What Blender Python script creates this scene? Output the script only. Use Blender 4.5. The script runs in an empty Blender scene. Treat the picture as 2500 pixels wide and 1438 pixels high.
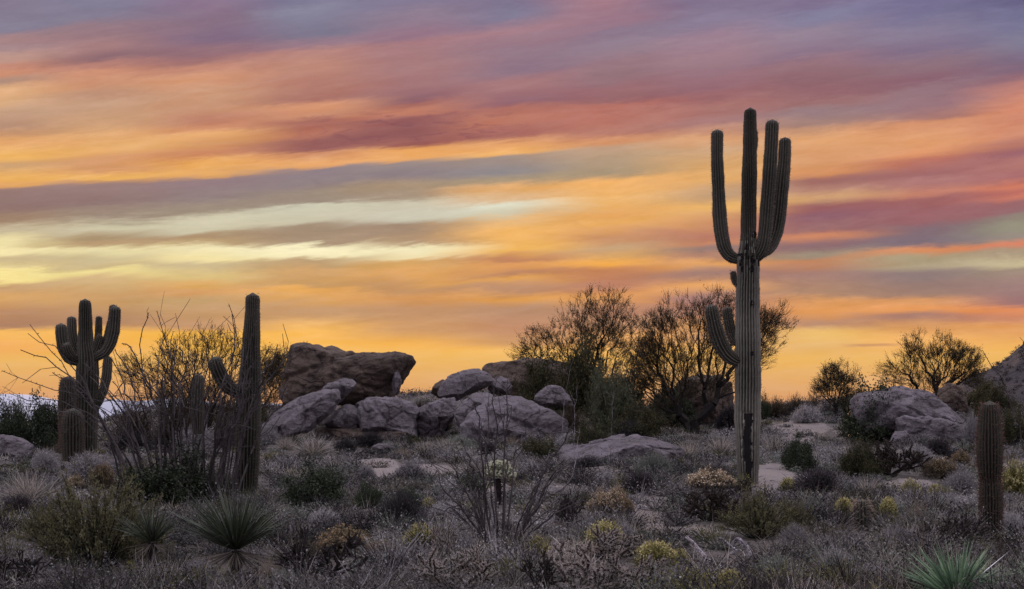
import bpy, math, random
import numpy as np
from mathutils import Vector, noise as mnoise
R = math.radians
SC = bpy.context.scene
COL = SC.collection
# ---------------------------------------------------------------- camera
F = 3472.0                      # focal length in photo pixels (50 mm on 36 mm)
cam = bpy.data.cameras.new("camera"); camo = bpy.data.objects.new("camera", cam)
COL.objects.link(camo); SC.camera = camo
cam.sensor_width = 36.0; cam.lens = 50.0; cam.shift_y = 281.0/2500.0
cam.clip_start = 0.1; cam.clip_end = 20000
camo.location = (0, 0, 0); camo.rotation_euler = (R(90), 0, 0)
SC.view_settings.view_transform = 'Standard'; SC.view_settings.look = 'None'
SC.view_settings.exposure = 0.0; SC.view_settings.gamma = 1.0
SC.cycles.max_bounces = 5; SC.cycles.diffuse_bounces = 2; SC.cycles.transparent_max_bounces = 4
SC.cycles.transmission_bounces = 3; SC.cycles.glossy_bounces = 2
# ---------------------------------------------------------------- world: dusk sky
W = bpy.data.worlds.new("World"); SC.world = W; W.use_nodes = True
nt = W.node_tree; nt.nodes.clear()
def lin(c):
    return tuple((v/255/12.92 if v/255 <= .04045 else ((v/255+.055)/1.055)**2.4) for v in c)
def nd(t, tree=None): return (tree or nt).nodes.new(t)
def sset(tree, s, v):
    if isinstance(v, bpy.types.NodeSocket): tree.links.new(v, s)
    else: s.default_value = v
def mth(op, a, b=None, c=None, tree=None, clamp=False):
    n = nd('ShaderNodeMath', tree); n.operation = op; n.use_clamp = clamp
    sset(tree or nt, n.inputs[0], a)
    if b is not None: sset(tree or nt, n.inputs[1], b)
    if c is not None: sset(tree or nt, n.inputs[2], c)
    return n.outputs[0]
def mixc(f, a, b, tree=None, bt='MIX'):
    n = nd('ShaderNodeMix', tree); n.data_type = 'RGBA'; n.blend_type = bt
    t = tree or nt
    sset(t, n.inputs[0], f)
    sset(t, n.inputs[6], a if isinstance(a, bpy.types.NodeSocket) else (*a[:3], 1))
    sset(t, n.inputs[7], b if isinstance(b, bpy.types.NodeSocket) else (*b[:3], 1))
    return n.outputs[2]
def sstep(x, a, b, tree=None):
    n = nd('ShaderNodeMapRange', tree); n.interpolation_type = 'SMOOTHSTEP'
    sset(tree or nt, n.inputs[0], x); n.inputs[1].default_value = a; n.inputs[2].default_value = b
    n.inputs[3].default_value = 0; n.inputs[4].default_value = 1
    return n.outputs[0]
def noi(vec, scale, detail=3, rough=.55, tree=None, dist=0.0):
    n = nd('ShaderNodeTexNoise', tree); sset(tree or nt, n.inputs['Vector'], vec)
    n.inputs['Scale'].default_value = scale; n.inputs['Detail'].default_value = detail
    n.inputs['Roughness'].default_value = rough; n.inputs['Distortion'].default_value = dist
    return n.outputs['Fac']
def cxyz(x, y, z=0.0, tree=None):
    n = nd('ShaderNodeCombineXYZ', tree)
    for i, v in enumerate((x, y, z)): sset(tree or nt, n.inputs[i], v)
    return n.outputs[0]
# cloud colours met going down the sky (row, r, g, b) at eleven bearings; the cloud bands run between them
SKYC = [
 (0, [(0,132,118,142),(70,134,124,148),(100,165,120,122),(120,166,128,132),(142,192,142,124),(163,196,120,88),(182,206,128,84),(200,176,134,112),(224,224,162,96),(252,222,166,108),(280,196,150,116),(312,182,134,104),(345,226,156,78),(380,240,176,78),(400,206,156,102),(432,236,172,78),(450,226,160,80),(464,152,120,114),(505,146,116,110),(530,162,132,108),(560,200,186,142),(590,240,226,156),(615,250,235,162),(632,206,186,130),(660,232,212,138),(678,252,232,136),(694,200,158,112),(730,214,160,92),(760,186,136,98),(800,176,128,98),(812,246,184,70),(900,238,150,96)]),
 (250, [(0,126,120,148),(40,132,122,146),(70,150,114,126),(115,166,116,118),(140,142,98,106),(158,180,112,98),(180,206,128,84),(208,204,132,86),(232,190,134,98),(260,200,150,112),(300,206,152,104),(330,226,160,86),(355,232,168,88),(385,214,146,86),(410,214,148,92),(432,240,178,84),(440,196,142,98),(450,154,124,120),(490,146,118,114),(520,156,134,118),(550,206,200,156),(572,172,146,112),(590,184,152,112),(605,230,218,152),(628,206,190,132),(650,206,184,122),(665,240,222,134),(692,214,182,118),(730,204,156,100),(790,178,132,98),(812,246,184,66),(900,238,156,80)]),
 (500, [(0,140,112,142),(45,136,106,130),(85,130,102,130),(120,150,104,116),(150,162,104,104),(175,196,122,92),(200,212,136,82),(230,204,142,100),(268,198,134,92),(292,190,116,84),(312,204,126,76),(325,232,162,80),(345,212,144,78),(370,204,126,76),(398,236,166,74),(425,230,164,82),(438,150,124,128),(480,146,126,124),(510,160,142,124),(528,210,204,164),(560,210,204,162),(575,176,146,112),(592,190,160,116),(605,242,230,168),(630,244,228,152),(648,206,188,132),(672,222,196,120),(700,220,166,92),(715,214,156,96),(735,196,156,104),(800,198,148,104),(815,244,180,66)]),
 (750, [(0,120,114,146),(30,132,128,154),(75,124,116,142),(108,150,112,130),(130,184,120,108),(165,190,122,98),(200,178,108,90),(238,172,104,90),(255,214,134,80),(278,206,132,88),(300,168,90,72),(325,186,108,82),(345,150,84,80),(362,152,86,82),(376,206,132,84),(400,232,160,84),(412,144,126,132),(450,146,128,130),(480,156,138,122),(495,158,140,124),(506,206,204,168),(535,206,200,162),(552,164,140,116),(588,170,144,118),(600,252,244,186),(618,250,240,180),(632,190,156,112),(660,210,160,100),(700,204,156,98),(712,232,168,84),(760,200,152,106),(812,250,188,74)]),
 (1000, [(0,128,116,148),(40,146,122,144),(80,150,110,132),(110,168,112,118),(150,168,112,114),(200,166,108,110),(238,146,92,102),(250,170,98,86),(268,196,114,80),(282,190,108,80),(292,150,82,82),(330,146,82,82),(352,160,88,78),(362,236,160,70),(385,236,164,84),(400,156,138,134),(430,144,128,132),(460,168,142,116),(480,168,146,124),(495,206,200,164),(535,206,202,168),(552,164,138,116),(590,178,146,114),(605,246,236,178),(628,242,226,164),(640,214,164,96),(670,222,160,86),(700,196,144,96),(725,214,150,86),(755,196,146,104),(800,206,150,96),(845,246,182,70)]),
 (1250, [(0,124,110,142),(35,128,120,150),(75,164,114,128),(120,150,116,134),(165,144,112,132),(205,170,110,112),(250,148,92,104),(265,178,100,84),(300,190,108,80),(335,166,90,80),(355,232,156,76),(382,244,174,80),(396,160,138,128),(425,144,136,138),(445,170,148,120),(465,224,166,100),(488,222,184,126),(505,224,224,188),(525,210,204,164),(540,232,184,108),(570,244,184,88),(610,238,176,78),(632,196,132,92),(645,222,152,84),(665,190,132,94),(680,224,158,76),(700,188,136,100),(722,224,156,78),(748,186,140,108),(800,196,140,104),(835,206,150,98),(860,250,188,74)]),
 (1500, [(0,164,112,128),(50,156,112,132),(70,132,114,146),(100,138,122,150),(150,146,112,132),(190,140,106,124),(215,148,96,110),(238,140,88,102),(255,172,96,88),(290,186,106,88),(330,184,112,92),(352,214,140,84),(372,190,152,120),(400,180,152,122),(425,170,146,116),(450,240,172,86),(490,236,176,96),(525,228,162,84),(545,232,168,88),(580,202,142,98),(605,198,158,116),(620,214,162,100),(645,246,172,72),(662,196,130,88),(700,190,128,100),(720,222,150,82),(752,190,136,108),(790,200,146,106),(820,230,164,92),(870,244,182,84),(910,222,162,100),(950,224,140,104)]),
 (1750, [(0,128,108,140),(45,136,120,150),(95,150,122,150),(140,154,120,142),(175,144,108,130),(205,146,100,120),(232,148,92,104),(258,162,104,104),(300,168,112,108),(325,196,132,100),(345,218,152,96),(372,204,158,112),(400,216,162,98),(430,228,168,96),(470,196,156,118),(505,234,176,96),(540,206,144,102),(575,186,122,100),(592,196,130,98),(610,150,120,112),(630,178,128,104),(650,224,156,86),(672,162,122,110),(705,230,160,88),(735,172,126,116),(765,190,134,108),(790,222,156,88),(820,212,154,106),(850,246,184,84),(905,240,170,80),(940,214,150,110),(975,232,132,110)]),
 (2000, [(0,124,106,142),(40,130,124,158),(85,140,126,156),(130,134,112,144),(158,144,106,126),(190,136,94,112),(225,140,92,108),(250,150,104,112),(272,154,120,124),(300,168,128,118),(322,198,140,102),(345,226,156,90),(372,218,150,92),(400,214,146,90),(422,216,142,84),(438,160,104,98),(458,178,124,108),(480,206,156,108),(500,156,96,98),(530,142,92,104),(560,154,104,104),(580,204,128,88),(600,144,108,112),(622,162,144,124),(640,196,134,96),(672,166,124,112),(715,176,134,108),(735,220,152,90),(760,226,152,82),(790,190,140,110),(812,238,190,92),(925,200,140,116)]),
 (2250, [(0,112,102,144),(40,118,110,148),(85,126,120,156),(118,122,108,146),(150,136,108,130),(190,132,92,116),(210,142,110,130),(250,146,110,128),(278,170,112,104),(300,214,136,84),(345,222,146,84),(378,222,140,80),(392,186,104,84),(420,164,104,104),(445,176,116,112),(465,196,122,100),(480,160,98,98),(530,156,100,104),(560,132,108,116),(595,128,110,120),(612,216,138,88),(632,172,154,122),(652,176,158,128),(670,144,122,120),(715,160,126,112),(738,220,150,88),(758,232,152,80),(772,170,124,110),(800,214,150,88),(830,246,182,86),(905,240,166,76),(950,214,140,108)]),
 (2500, [(0,100,92,134),(40,110,108,148),(92,118,120,156),(125,114,104,142),(155,120,98,130),(180,140,100,122),(205,176,108,104),(245,206,120,84),(290,208,122,84),(325,212,130,90),(350,186,114,96),(372,158,96,104),(398,176,108,100),(425,170,104,104),(448,214,120,90),(462,190,106,94),(472,206,118,94),(485,156,102,104),(510,152,106,110),(528,144,128,116),(555,150,144,124),(580,152,138,126),(600,216,126,92),(618,170,148,122),(645,202,188,138),(660,160,138,120),(700,160,124,120),(735,160,116,116),(758,224,138,88),(780,206,134,98),(800,226,156,90),(855,240,176,84)]),
]
tc = nd('ShaderNodeTexCoord'); sp = nd('ShaderNodeSeparateXYZ'); nt.links.new(tc.outputs['Generated'], sp.inputs[0])
dx, dy, dz = sp.outputs
dyc = mth('MAXIMUM', dy, 0.12)
P = mth('MULTIPLY_ADD', mth('DIVIDE', dx, dyc), F, 1250.0)
Q = mth('MULTIPLY_ADD', mth('DIVIDE', dz, dyc), -F, 1000.0)
# domain warp: long wispy filaments
sl0 = mth('MULTIPLY', sstep(Q, 820, 300), 0.085)
Pc = mth('SUBTRACT', P, 1250.0)
Qs = mth('ADD', Q, mth('MULTIPLY', sl0, Pc))
v1 = cxyz(mth('MULTIPLY', P, 1/900.), mth('MULTIPLY', Qs, 1/130.), 0.3)
v2 = cxyz(mth('MULTIPLY', P, 1/230.), mth('MULTIPLY', mth('MULTIPLY_ADD', Pc, .05, Qs), 1/30.), 4.1)
wq0 = mth('MULTIPLY', noi(v1, 2.3, 3, .6), 40)
n1 = mth('SUBTRACT', noi(v1, 1.0, 5, .6, dist=.6), .5); n2 = mth('SUBTRACT', noi(v2, 1.0, 5, .62, dist=.4), .5)
v3 = cxyz(mth('MULTIPLY', mth('MULTIPLY_ADD', wq0, 2.0, P), 1/72.), mth('MULTIPLY', mth('ADD', Qs, wq0), 1/15.), 9.7)
n3 = mth('SUBTRACT', noi(v3, 1.0, 4, .6, dist=.8), .5)
v4 = cxyz(mth('MULTIPLY', P, 1/520.), mth('MULTIPLY', mth('MULTIPLY_ADD', Pc, .24, Q), 1/48.), 2.2)
n4 = mth('SUBTRACT', noi(v4, 1.0, 3, .5, dist=.3), .5)
wisp = mth('MULTIPLY', n4, mth('MULTIPLY', mth('MULTIPLY', sstep(Q, 500, 580), sstep(Q, 780, 690)), sstep(P, 1700, 1000)))
v5 = cxyz(mth('MULTIPLY', mth('MULTIPLY_ADD', wq0, 1.5, P), 1/34.), mth('MULTIPLY', mth('MULTIPLY_ADD', Pc, .06, mth('ADD', Qs, wq0)), 1/9.), 3.3)
n5 = mth('MULTIPLY', mth('SUBTRACT', noi(v5, 1.0, 4, .65, dist=.5), .5), sstep(mth('ADD', n1, n2), -.22, .25))
calm = mth('MULTIPLY_ADD', sstep(Q, 860, 760), .82, .18)
wq = mth('MULTIPLY', mth('ADD', mth('ADD', mth('MULTIPLY', n1, 46), mth('MULTIPLY', wisp, 58)), mth('ADD', mth('MULTIPLY', n2, 22), mth('ADD', mth('MULTIPLY', n3, 12), mth('MULTIPLY', n5, 5)))), calm)
Qw = mth('ADD', Q, wq)
Pw = mth('ADD', P, mth('MULTIPLY', n1, 300))
slope = mth('MULTIPLY', mth('MULTIPLY_ADD', sstep(Q, 480, 60), 0.07, mth('MULTIPLY', sstep(Q, 800, 520), 0.06)),
            mth('MULTIPLY_ADD', mth('MULTIPLY', P, 1/2500.), .9, .55))
colr = None
for i, (px, st) in enumerate(SKYC):
    q = mth('ADD', Qw, mth('MULTIPLY', slope, mth('SUBTRACT', Pw, float(px))))
    r = nd('ShaderNodeValToRGB'); nt.links.new(mth('MULTIPLY', q, 1/1100.), r.inputs[0])
    cr = r.color_ramp; cr.interpolation = 'EASE'
    st = [(a, r_+8, g_, b_-8) if px >= 1500 and 60 < a < 260 else (a, r_, g_, b_) for a, r_, g_, b_ in st[:32]]
    st = [(a, r_, g_-3, b_+9) if r_ > 198 and g_ > 180 else (a, r_, g_, b_) for a, r_, g_, b_ in st]
    cr.elements[0].position = st[0][0]/1100.; cr.elements[0].color = (*lin(st[0][1:]), 1)
    cr.elements[1].position = st[-1][0]/1100.; cr.elements[1].color = (*lin(st[-1][1:]), 1)
    for s in st[1:-1]:
        e = cr.elements.new(s[0]/1100.); e.color = (*lin(s[1:]), 1)
    if colr is None: colr = r.outputs[0]
    else: colr = mixc(sstep(Pw, px-250., float(px)), colr, r.outputs[0])
# the band along the horizon
hr = nd('ShaderNodeValToRGB'); nt.links.new(mth('MULTIPLY', mth('ADD', Q, mth('MULTIPLY', n2, 14)), 1/1100.), hr.inputs[0])
HB = [(850,242,186,88),(882,246,188,82),(904,236,168,88),(922,214,154,110),(940,208,144,112),(965,226,140,108),(1000,236,140,108),(1080,200,130,120)]
for k, s in enumerate(HB):
    e = hr.color_ramp.elements[0] if k == 0 else (hr.color_ramp.elements[1] if k == 7 else hr.color_ramp.elements.new(s[0]/1100.))
    e.position = s[0]/1100.; e.color = (*lin(s[1:]), 1)
colr = mixc(sstep(Q, 838, 880), colr, hr.outputs[0])
# fine filament tone and the mottled plum cloud
hs = nd('ShaderNodeHueSaturation'); nt.links.new(colr, hs.inputs['Color'])
nt.links.new(mth('ADD', mth('MULTIPLY', n2, -.20), mth('MULTIPLY_ADD', sstep(Q, 150, 560), .13, .83)), hs.inputs['Saturation'])
nt.links.new(mth('MULTIPLY_ADD', mth('ADD', n2, mth('ADD', mth('MULTIPLY', n3, .8), mth('MULTIPLY', n5, .7))), mth('MULTIPLY_ADD', calm, .20, .04), 1.0), hs.inputs['Value'])
colr = hs.outputs[0]
dm = mth('MULTIPLY', mth('MULTIPLY', sstep(mth('ABSOLUTE', mth('SUBTRACT', P, 1010.)), 420, 60), sstep(mth('ABSOLUTE', mth('SUBTRACT', mth('MULTIPLY_ADD', Pc, .03, Q), 305.)), 62, 18)), sstep(n3, -.04, .16))
colr = mixc(mth('MULTIPLY', dm, .55), colr, lin((128,78,86)))
# thin dark cloud low on the right, small one
dl = mth('MULTIPLY', sstep(mth('ABSOLUTE', mth('SUBTRACT', P, 2130.)), 95, 20), sstep(mth('ABSOLUTE', mth('SUBTRACT', mth('ADD', Qw, mth('MULTIPLY', n3, 5)), 843.)), 6, 1))
colr = mixc(mth('MULTIPLY', dl, .6), colr, lin((186,132,104)))
# clear dusk air above and behind (sun just under the horizon ahead)
sky = nd('ShaderNodeTexSky'); sky.sky_type = 'NISHITA'; sky.sun_disc = False
sky.sun_elevation = R(-1.5); sky.sun_rotation = R(-10); sky.altitude = 900
up = mixc(sstep(dz, 0.0, .75), lin((122,112,130)), lin((255,254,255)))
up = mixc(1.0, up, (1.13, 1.06, 1.22), bt='MULTIPLY')
amb = mixc(1.0, up, mixc(1.0, sky.outputs[0], (.10,.10,.10), bt='MULTIPLY'), bt='ADD')
front = mth('MULTIPLY', mth('MULTIPLY', sstep(dy, .35, .75), sstep(Q, -1400, -150)), 1.0)
fin = mixc(front, amb, colr)
below = sstep(dz, -.02, -.10)
fin = mixc(below, fin, lin((60,52,58)))
bg = nd('ShaderNodeBackground'); nt.links.new(fin, bg.inputs[0]); bg.inputs[1].default_value = 1.0
wo = nd('ShaderNodeOutputWorld'); nt.links.new(bg.outputs[0], wo.inputs[0])
# ---------------------------------------------------------------- sun: the last glow, low ahead
sun = bpy.data.lights.new("sun", 'SUN'); suno = bpy.data.objects.new("sun", sun); COL.objects.link(suno)
sun.energy = 1.3; sun.angle = R(10); sun.color = (1.0, .55, .30)
suno.rotation_euler = (R(86), 0, R(180+12))   # comes from ahead, slightly left, 4 degrees up
# ---------------------------------------------------------------- helpers
rng = np.random.default_rng(7)
def ss(x, a, b):
    t = np.clip((np.asarray(x, float)-a)/(b-a), 0, 1); return t*t*(3-2*t)
PY = np.array([-400,14,22,31,38,45,52,58,65,72,80,100,150,300,600,6000.])
PZ = np.array([-1.6,-1.70,-1.74,-1.70,-1.42,-1.02,-.58,-.27,-.05,.02,-.12,-1.6,-7,-20,-28,-30])
_ph = np.random.default_rng(3).uniform(0, 6.28, (9, 3)); _fr = np.random.default_rng(4).uniform(-1, 1, (9, 2))
def ground_z(x, y):
    x = np.asarray(x, float); y = np.asarray(y, float)
    z = np.interp(y, PY, PZ); ys = np.maximum(np.abs(y), 8.)
    u = x/ys
    z = z - 1.0*ss(-u, .20, .34)*ss(y, 38, 62)*ss(-y, -110, -70)
    z = z + .72*np.exp(-((u+.03)/.09)**4)*ss(y, 47, 58)*ss(-y, -100, -74)
    z = z + .25*np.exp(-((u-.27)/.08)**4)*ss(y, 46, 56)*ss(-y, -100, -74)
    for k in range(9):
        f = .25*1.55**k; a = .10*.62**k
        z = z + a*np.sin(x*f*_fr[k, 0]*1.6+y*f*_fr[k, 1]*1.6+_ph[k, 0])*ss(y, -500, 10)
    return z
def solve(px, py):
    """the spot on the ground seen at pixel (px, py) of the photograph"""
    Y = np.concatenate([np.arange(7, 40, .1), np.arange(40, 75, .2)])
    X = (px-1250)/F*Y
    q = 1000-ground_z(X, Y)/Y*F
    h = np.nonzero(q <= py)[0]
    i = h[0] if len(h) else int(np.argmin(q))
    return float(X[i]), float(Y[i]), float(ground_z(X[i], Y[i]))
def W3(px, py, Y): return np.array([(px-1250)/F*Y, Y, (1000-py)/F*Y])

class MB:
    """collects faces in numpy, builds one mesh object"""
    def __init__(s): s.v = []; s.t = []; s.f3 = []; s.m3 = []; s.f4 = []; s.m4 = []; s.n = 0
    def add(s, v, f, t=0.5, mat=0):
        v = np.asarray(v, np.float32).reshape(-1, 3); f = np.asarray(f, np.int64)
        s.v.append(v); s.t.append(np.broadcast_to(np.asarray(t, np.float32), (len(v),)))
        if f.shape[1] == 3: s.f3.append(f+s.n); s.m3.append(np.full(len(f), mat, np.int32))
        else: s.f4.append(f+s.n); s.m4.append(np.full(len(f), mat, np.int32))
        s.n += len(v)
    def mesh(s, name, mats, smooth=False):
        v = np.concatenate(s.v); t = np.concatenate(s.t)
        me = bpy.data.meshes.new(name)
        f3 = np.concatenate(s.f3) if s.f3 else np.zeros((0, 3), int)
        f4 = np.concatenate(s.f4) if s.f4 else np.zeros((0, 4), int)
        m = np.concatenate([np.concatenate(s.m3) if s.m3 else np.zeros(0, np.int32), np.concatenate(s.m4) if s.m4 else np.zeros(0, np.int32)])
        me.vertices.add(len(v)); me.vertices.foreach_set('co', v.ravel())
        lp = np.concatenate([f3.ravel(), f4.ravel()]).astype(np.int32)
        me.loops.add(len(lp)); me.loops.foreach_set('vertex_index', lp)
        nf = len(f3)+len(f4); me.polygons.add(nf)
        ls = np.concatenate([np.arange(len(f3))*3, len(f3)*3+np.arange(len(f4))*4]).astype(np.int32)
        me.polygons.foreach_set('loop_start', ls)
        me.polygons.foreach_set('material_index', m)
        me.polygons.foreach_set('use_smooth', np.full(nf, smooth))
        me.update(calc_edges=True)
        a = me.attributes.new('tint', 'FLOAT', 'POINT'); a.data.foreach_set('value', t.astype(np.float32))
        for mm in (mats if isinstance(mats, (list, tuple)) else [mats]): me.materials.append(mm)
        return me
    def build(s, name, mats, parent=None, smooth=False, loc=None):
        o = bpy.data.objects.new(name, s.mesh(name, mats, smooth)); COL.objects.link(o)
        if parent is not None: o.parent = parent
        if loc is not None: o.location = loc
        return o
def unit(a): return a/np.maximum(np.linalg.norm(a, axis=-1, keepdims=True), 1e-9)
def tubes(mb, P0, P1, R0, R1, k=3, t=.5, mat=0):
    P0 = np.asarray(P0, float); P1 = np.asarray(P1, float); n = len(P0)
    if n == 0: return
    R0 = np.broadcast_to(R0, (n,)); R1 = np.broadcast_to(R1, (n,))
    d = unit(P1-P0); ref = np.where(np.abs(d[:, 2:3]) > .9, [[1., 0, 0]], [[0, 0, 1.]])
    a = unit(np.cross(d, ref)); b = np.cross(d, a)
    an = np.arange(k)*2*np.pi/k
    ring = np.cos(an)[None, :, None]*a[:, None]+np.sin(an)[None, :, None]*b[:, None]
    v = np.concatenate([P0[:, None]+ring*R0[:, None, None], P1[:, None]+ring*R1[:, None, None]], 1)
    j = np.arange(k); q = np.stack([j, (j+1) % k, (j+1) % k+k, j+k], 1)
    f = (np.arange(n)*2*k)[:, None, None]+q[None]
    tt = np.repeat(np.broadcast_to(t, (n,)), 2*k)
    mb.add(v.reshape(-1, 3), f.reshape(-1, 4), tt, mat)
def blades(mb, B, D, L, Wd, droop=0.0, t=.5, mat=0, r=rng):
    """tapering bent strips, three faces each"""
    B = np.asarray(B, float); n = len(B); D = unit(np.asarray(D, float))
    L = np.broadcast_to(L, (n,)); Wd = np.broadcast_to(Wd, (n,)); droop = np.broadcast_to(droop, (n,))
    rv = r.normal(size=(n, 3)); s = unit(np.cross(D, rv))*Wd[:, None]*.5
    z = np.array([0, 0, 1.])
    m = B+D*(L*.55)[:, None]-z*(droop*.2)[:, None]; e = B+D*L[:, None]-z*droop[:, None]
    v = np.stack([B-s, B+s, m-s*.8, m+s*.8, e], 1).reshape(-1, 3)
    f = (np.arange(n)*5)[:, None, None]+np.array([[0, 1, 3], [0, 3, 2], [2, 3, 4]])[None]
    mb.add(v, f.reshape(-1, 3), np.repeat(np.broadcast_to(t, (n,)), 5), mat)
def leaves(mb, C, S, t=.5, mat=0, r=rng, asp=.5, up=0.0):
    C = np.asarray(C, float); n = len(C); S = np.broadcast_to(S, (n,))
    a = r.normal(size=(n, 3)); a[:, 2] += up; a = unit(a); b = unit(np.cross(a, r.normal(size=(n, 3))))
    a = a*S[:, None]*.5; b = b*(S*asp)[:, None]*.5
    v = np.stack([C-a, C+b, C+a, C-b], 1).reshape(-1, 3)
    f = (np.arange(n)*4)[:, None]+np.arange(4)[None]
    mb.add(v, f, np.repeat(np.broadcast_to(t, (n,)), 4), mat)
def dirs(n, r, zmin=0., zmax=1.):
    z = r.uniform(zmin, zmax, n); p = r.uniform(0, 2*np.pi, n); q = np.sqrt(1-z*z)
    return np.stack([q*np.cos(p), q*np.sin(p), z], 1)
# ---------------------------------------------------------------- materials
def mat_new(name):
    m = bpy.data.materials.new(name); m.use_nodes = True; t = m.node_tree; t.nodes.clear()
    o = t.nodes.new('ShaderNodeOutputMaterial'); return m, t, o
def plant_mat(name, cols, transl=.25, rough=.6, vary=.25, spec=.3):
    """cols: colour stops met along the per-leaf 'tint' value"""
    m, t, o = mat_new(name)
    a = t.nodes.new('ShaderNodeAttribute'); a.attribute_name = 'tint'
    r = t.nodes.new('ShaderNodeValToRGB'); t.links.new(a.outputs['Fac'], r.inputs[0])
    n = len(cols); cr = r.color_ramp
    for i, c in enumerate(cols):
        e = cr.elements[0] if i == 0 else (cr.elements[1] if i == n-1 else cr.elements.new(i/(n-1)))
        e.position = i/(n-1); e.color = (*c, 1)
    oi = t.nodes.new('ShaderNodeObjectInfo')
    hs = t.nodes.new('ShaderNodeHueSaturation'); t.links.new(r.outputs[0], hs.inputs['Color'])
    t.links.new(mth('MULTIPLY_ADD', oi.outputs['Random'], vary*2, 1-vary, tree=t), hs.inputs['Value'])
    p = t.nodes.new('ShaderNodeBsdfPrincipled'); t.links.new(hs.outputs[0], p.inputs['Base Color'])
    p.inputs['Roughness'].default_value = rough; p.inputs['Specular IOR Level'].default_value = spec
    if transl > 0:
        tr = t.nodes.new('ShaderNodeBsdfTranslucent'); t.links.new(hs.outputs[0], tr.inputs[0])
        mx = t.nodes.new('ShaderNodeMixShader'); mx.inputs[0].default_value = transl
        t.links.new(p.outputs[0], mx.inputs[1]); t.links.new(tr.outputs[0], mx.inputs[2]); t.links.new(mx.outputs[0], o.inputs[0])
    else: t.links.new(p.outputs[0], o.inputs[0])
    return m
def rock_mat(name, c1, c2, c3, scale=1.0, bump=.5):
    m, t, o = mat_new(name)
    tc = t.nodes.new('ShaderNodeTexCoord'); v = tc.outputs['Object']
    big = noi(v, .9*scale, 6, .62, tree=t, dist=.4); mid = noi(v, 6*scale, 6, .65, tree=t); fine = noi(v, 42*scale, 4, .7, tree=t)
    mp = t.nodes.new('ShaderNodeMapping'); t.links.new(v, mp.inputs[0]); mp.inputs['Scale'].default_value = (1.0, 1.0, 5.0)
    mp.inputs['Rotation'].default_value = (0, .35, 0)
    lay = noi(mp.outputs[0], 1.6*scale, 5, .6, tree=t, dist=.8)
    c = mixc(sstep(big, .38, .62, t), c1, c2, t)
    c = mixc(mth('MULTIPLY', sstep(mid, .52, .68, t), .75, tree=t), c, c3, t)
    c = mixc(mth('MULTIPLY', sstep(fine, .50, .70, t), .55, tree=t), c, tuple(x*1.7 for x in c1), t)
    c = mixc(mth('MULTIPLY', sstep(fine, .46, .30, t), .6, tree=t), c, tuple(x*.35 for x in c3), t)
    p = t.nodes.new('ShaderNodeBsdfPrincipled'); t.links.new(c, p.inputs['Base Color']); p.inputs['Roughness'].default_value = .85
    ck = t.nodes.new('ShaderNodeTexVoronoi'); ck.feature = 'DISTANCE_TO_EDGE'; ck.inputs['Scale'].default_value = .75*scale
    wv = t.nodes.new('ShaderNodeVectorMath'); wv.operation = 'ADD'; t.links.new(v, wv.inputs[0])
    t.links.new(cxyz(mth('MULTIPLY', mid, .35, tree=t), mth('MULTIPLY', big, .9, tree=t), mth('MULTIPLY', mid, .3, tree=t), t), wv.inputs[1]); t.links.new(wv.outputs[0], ck.inputs['Vector'])
    crk = mth('MULTIPLY', sstep(ck.outputs['Distance'], .035, .0, t), sstep(big, .42, .55, t), tree=t)
    c = mixc(mth('MULTIPLY', crk, .85, tree=t), c, tuple(x*.25 for x in c3), t)
    h0 = mth('MULTIPLY', crk, -.9, tree=t)
    h = mth('ADD', mth('MULTIPLY', mid, .9, tree=t), mth('ADD', mth('MULTIPLY', fine, .35, tree=t), mth('MULTIPLY', lay, .45, tree=t), tree=t), tree=t)
    h = mth('ADD', h, h0, tree=t)
    b = t.nodes.new('ShaderNodeBump'); t.links.new(h, b.inputs['Height']); b.inputs['Strength'].default_value = bump; b.inputs['Distance'].default_value = .16
    t.links.new(b.outputs[0], p.inputs['Normal']); t.links.new(p.outputs[0], o.inputs[0])
    return m
def ground_mat():
    m, t, o = mat_new('desert_sand')
    tc = t.nodes.new('ShaderNodeTexCoord'); v = tc.outputs['Object']
    big = noi(v, .22, 5, .6, tree=t); mid = noi(v, 2.2, 6, .7, tree=t); fine = noi(v, 26, 5, .75, tree=t)
    vo = t.nodes.new('ShaderNodeTexVoronoi'); t.links.new(v, vo.inputs['Vector']); vo.inputs['Scale'].default_value = 30
    c = mixc(sstep(big, .4, .6, t), (.26, .225, .205), (.21, .18, .165), t)
    at = t.nodes.new('ShaderNodeAttribute'); at.attribute_name = 'tint'
    sm = sstep(mth('ADD', at.outputs['Fac'], mth('MULTIPLY', mth('SUBTRACT', mid, .5, tree=t), .8, tree=t), tree=t), .25, .6, t)
    c = mixc(sm, mixc(sstep(mid, .4, .6, t), (.030, .025, .021), (.085, .072, .062), t), c, t)
    c = mixc(mth('MULTIPLY', sstep(mid, .50, .66, t), .6, tree=t), c, (.12, .10, .088), t)
    c = mixc(mth('MULTIPLY', sstep(fine, .52, .64, t), .55, tree=t), c, (.40, .36, .34), t)
    c = mixc(mth('MULTIPLY', sstep(fine, .46, .34, t), .7, tree=t), c, (.07, .058, .052), t)
    p = t.nodes.new('ShaderNodeBsdfPrincipled'); t.links.new(c, p.inputs['Base Color']); p.inputs['Roughness'].default_value = .9
    h = mth('ADD', mth('MULTIPLY', mid, .7, tree=t), mth('MULTIPLY', fine, .35, tree=t), tree=t)
    h = mth('SUBTRACT', h, mth('MULTIPLY', vo.outputs['Distance'], .35, tree=t), tree=t)
    b = t.nodes.new('ShaderNodeBump'); t.links.new(h, b.inputs['Height']); b.inputs['Strength'].default_value = .8; b.inputs['Distance'].default_value = .06
    t.links.new(b.outputs[0], p.inputs['Normal']); t.links.new(p.outputs[0], o.inputs[0])
    return m
M_sand = ground_mat()
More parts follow.
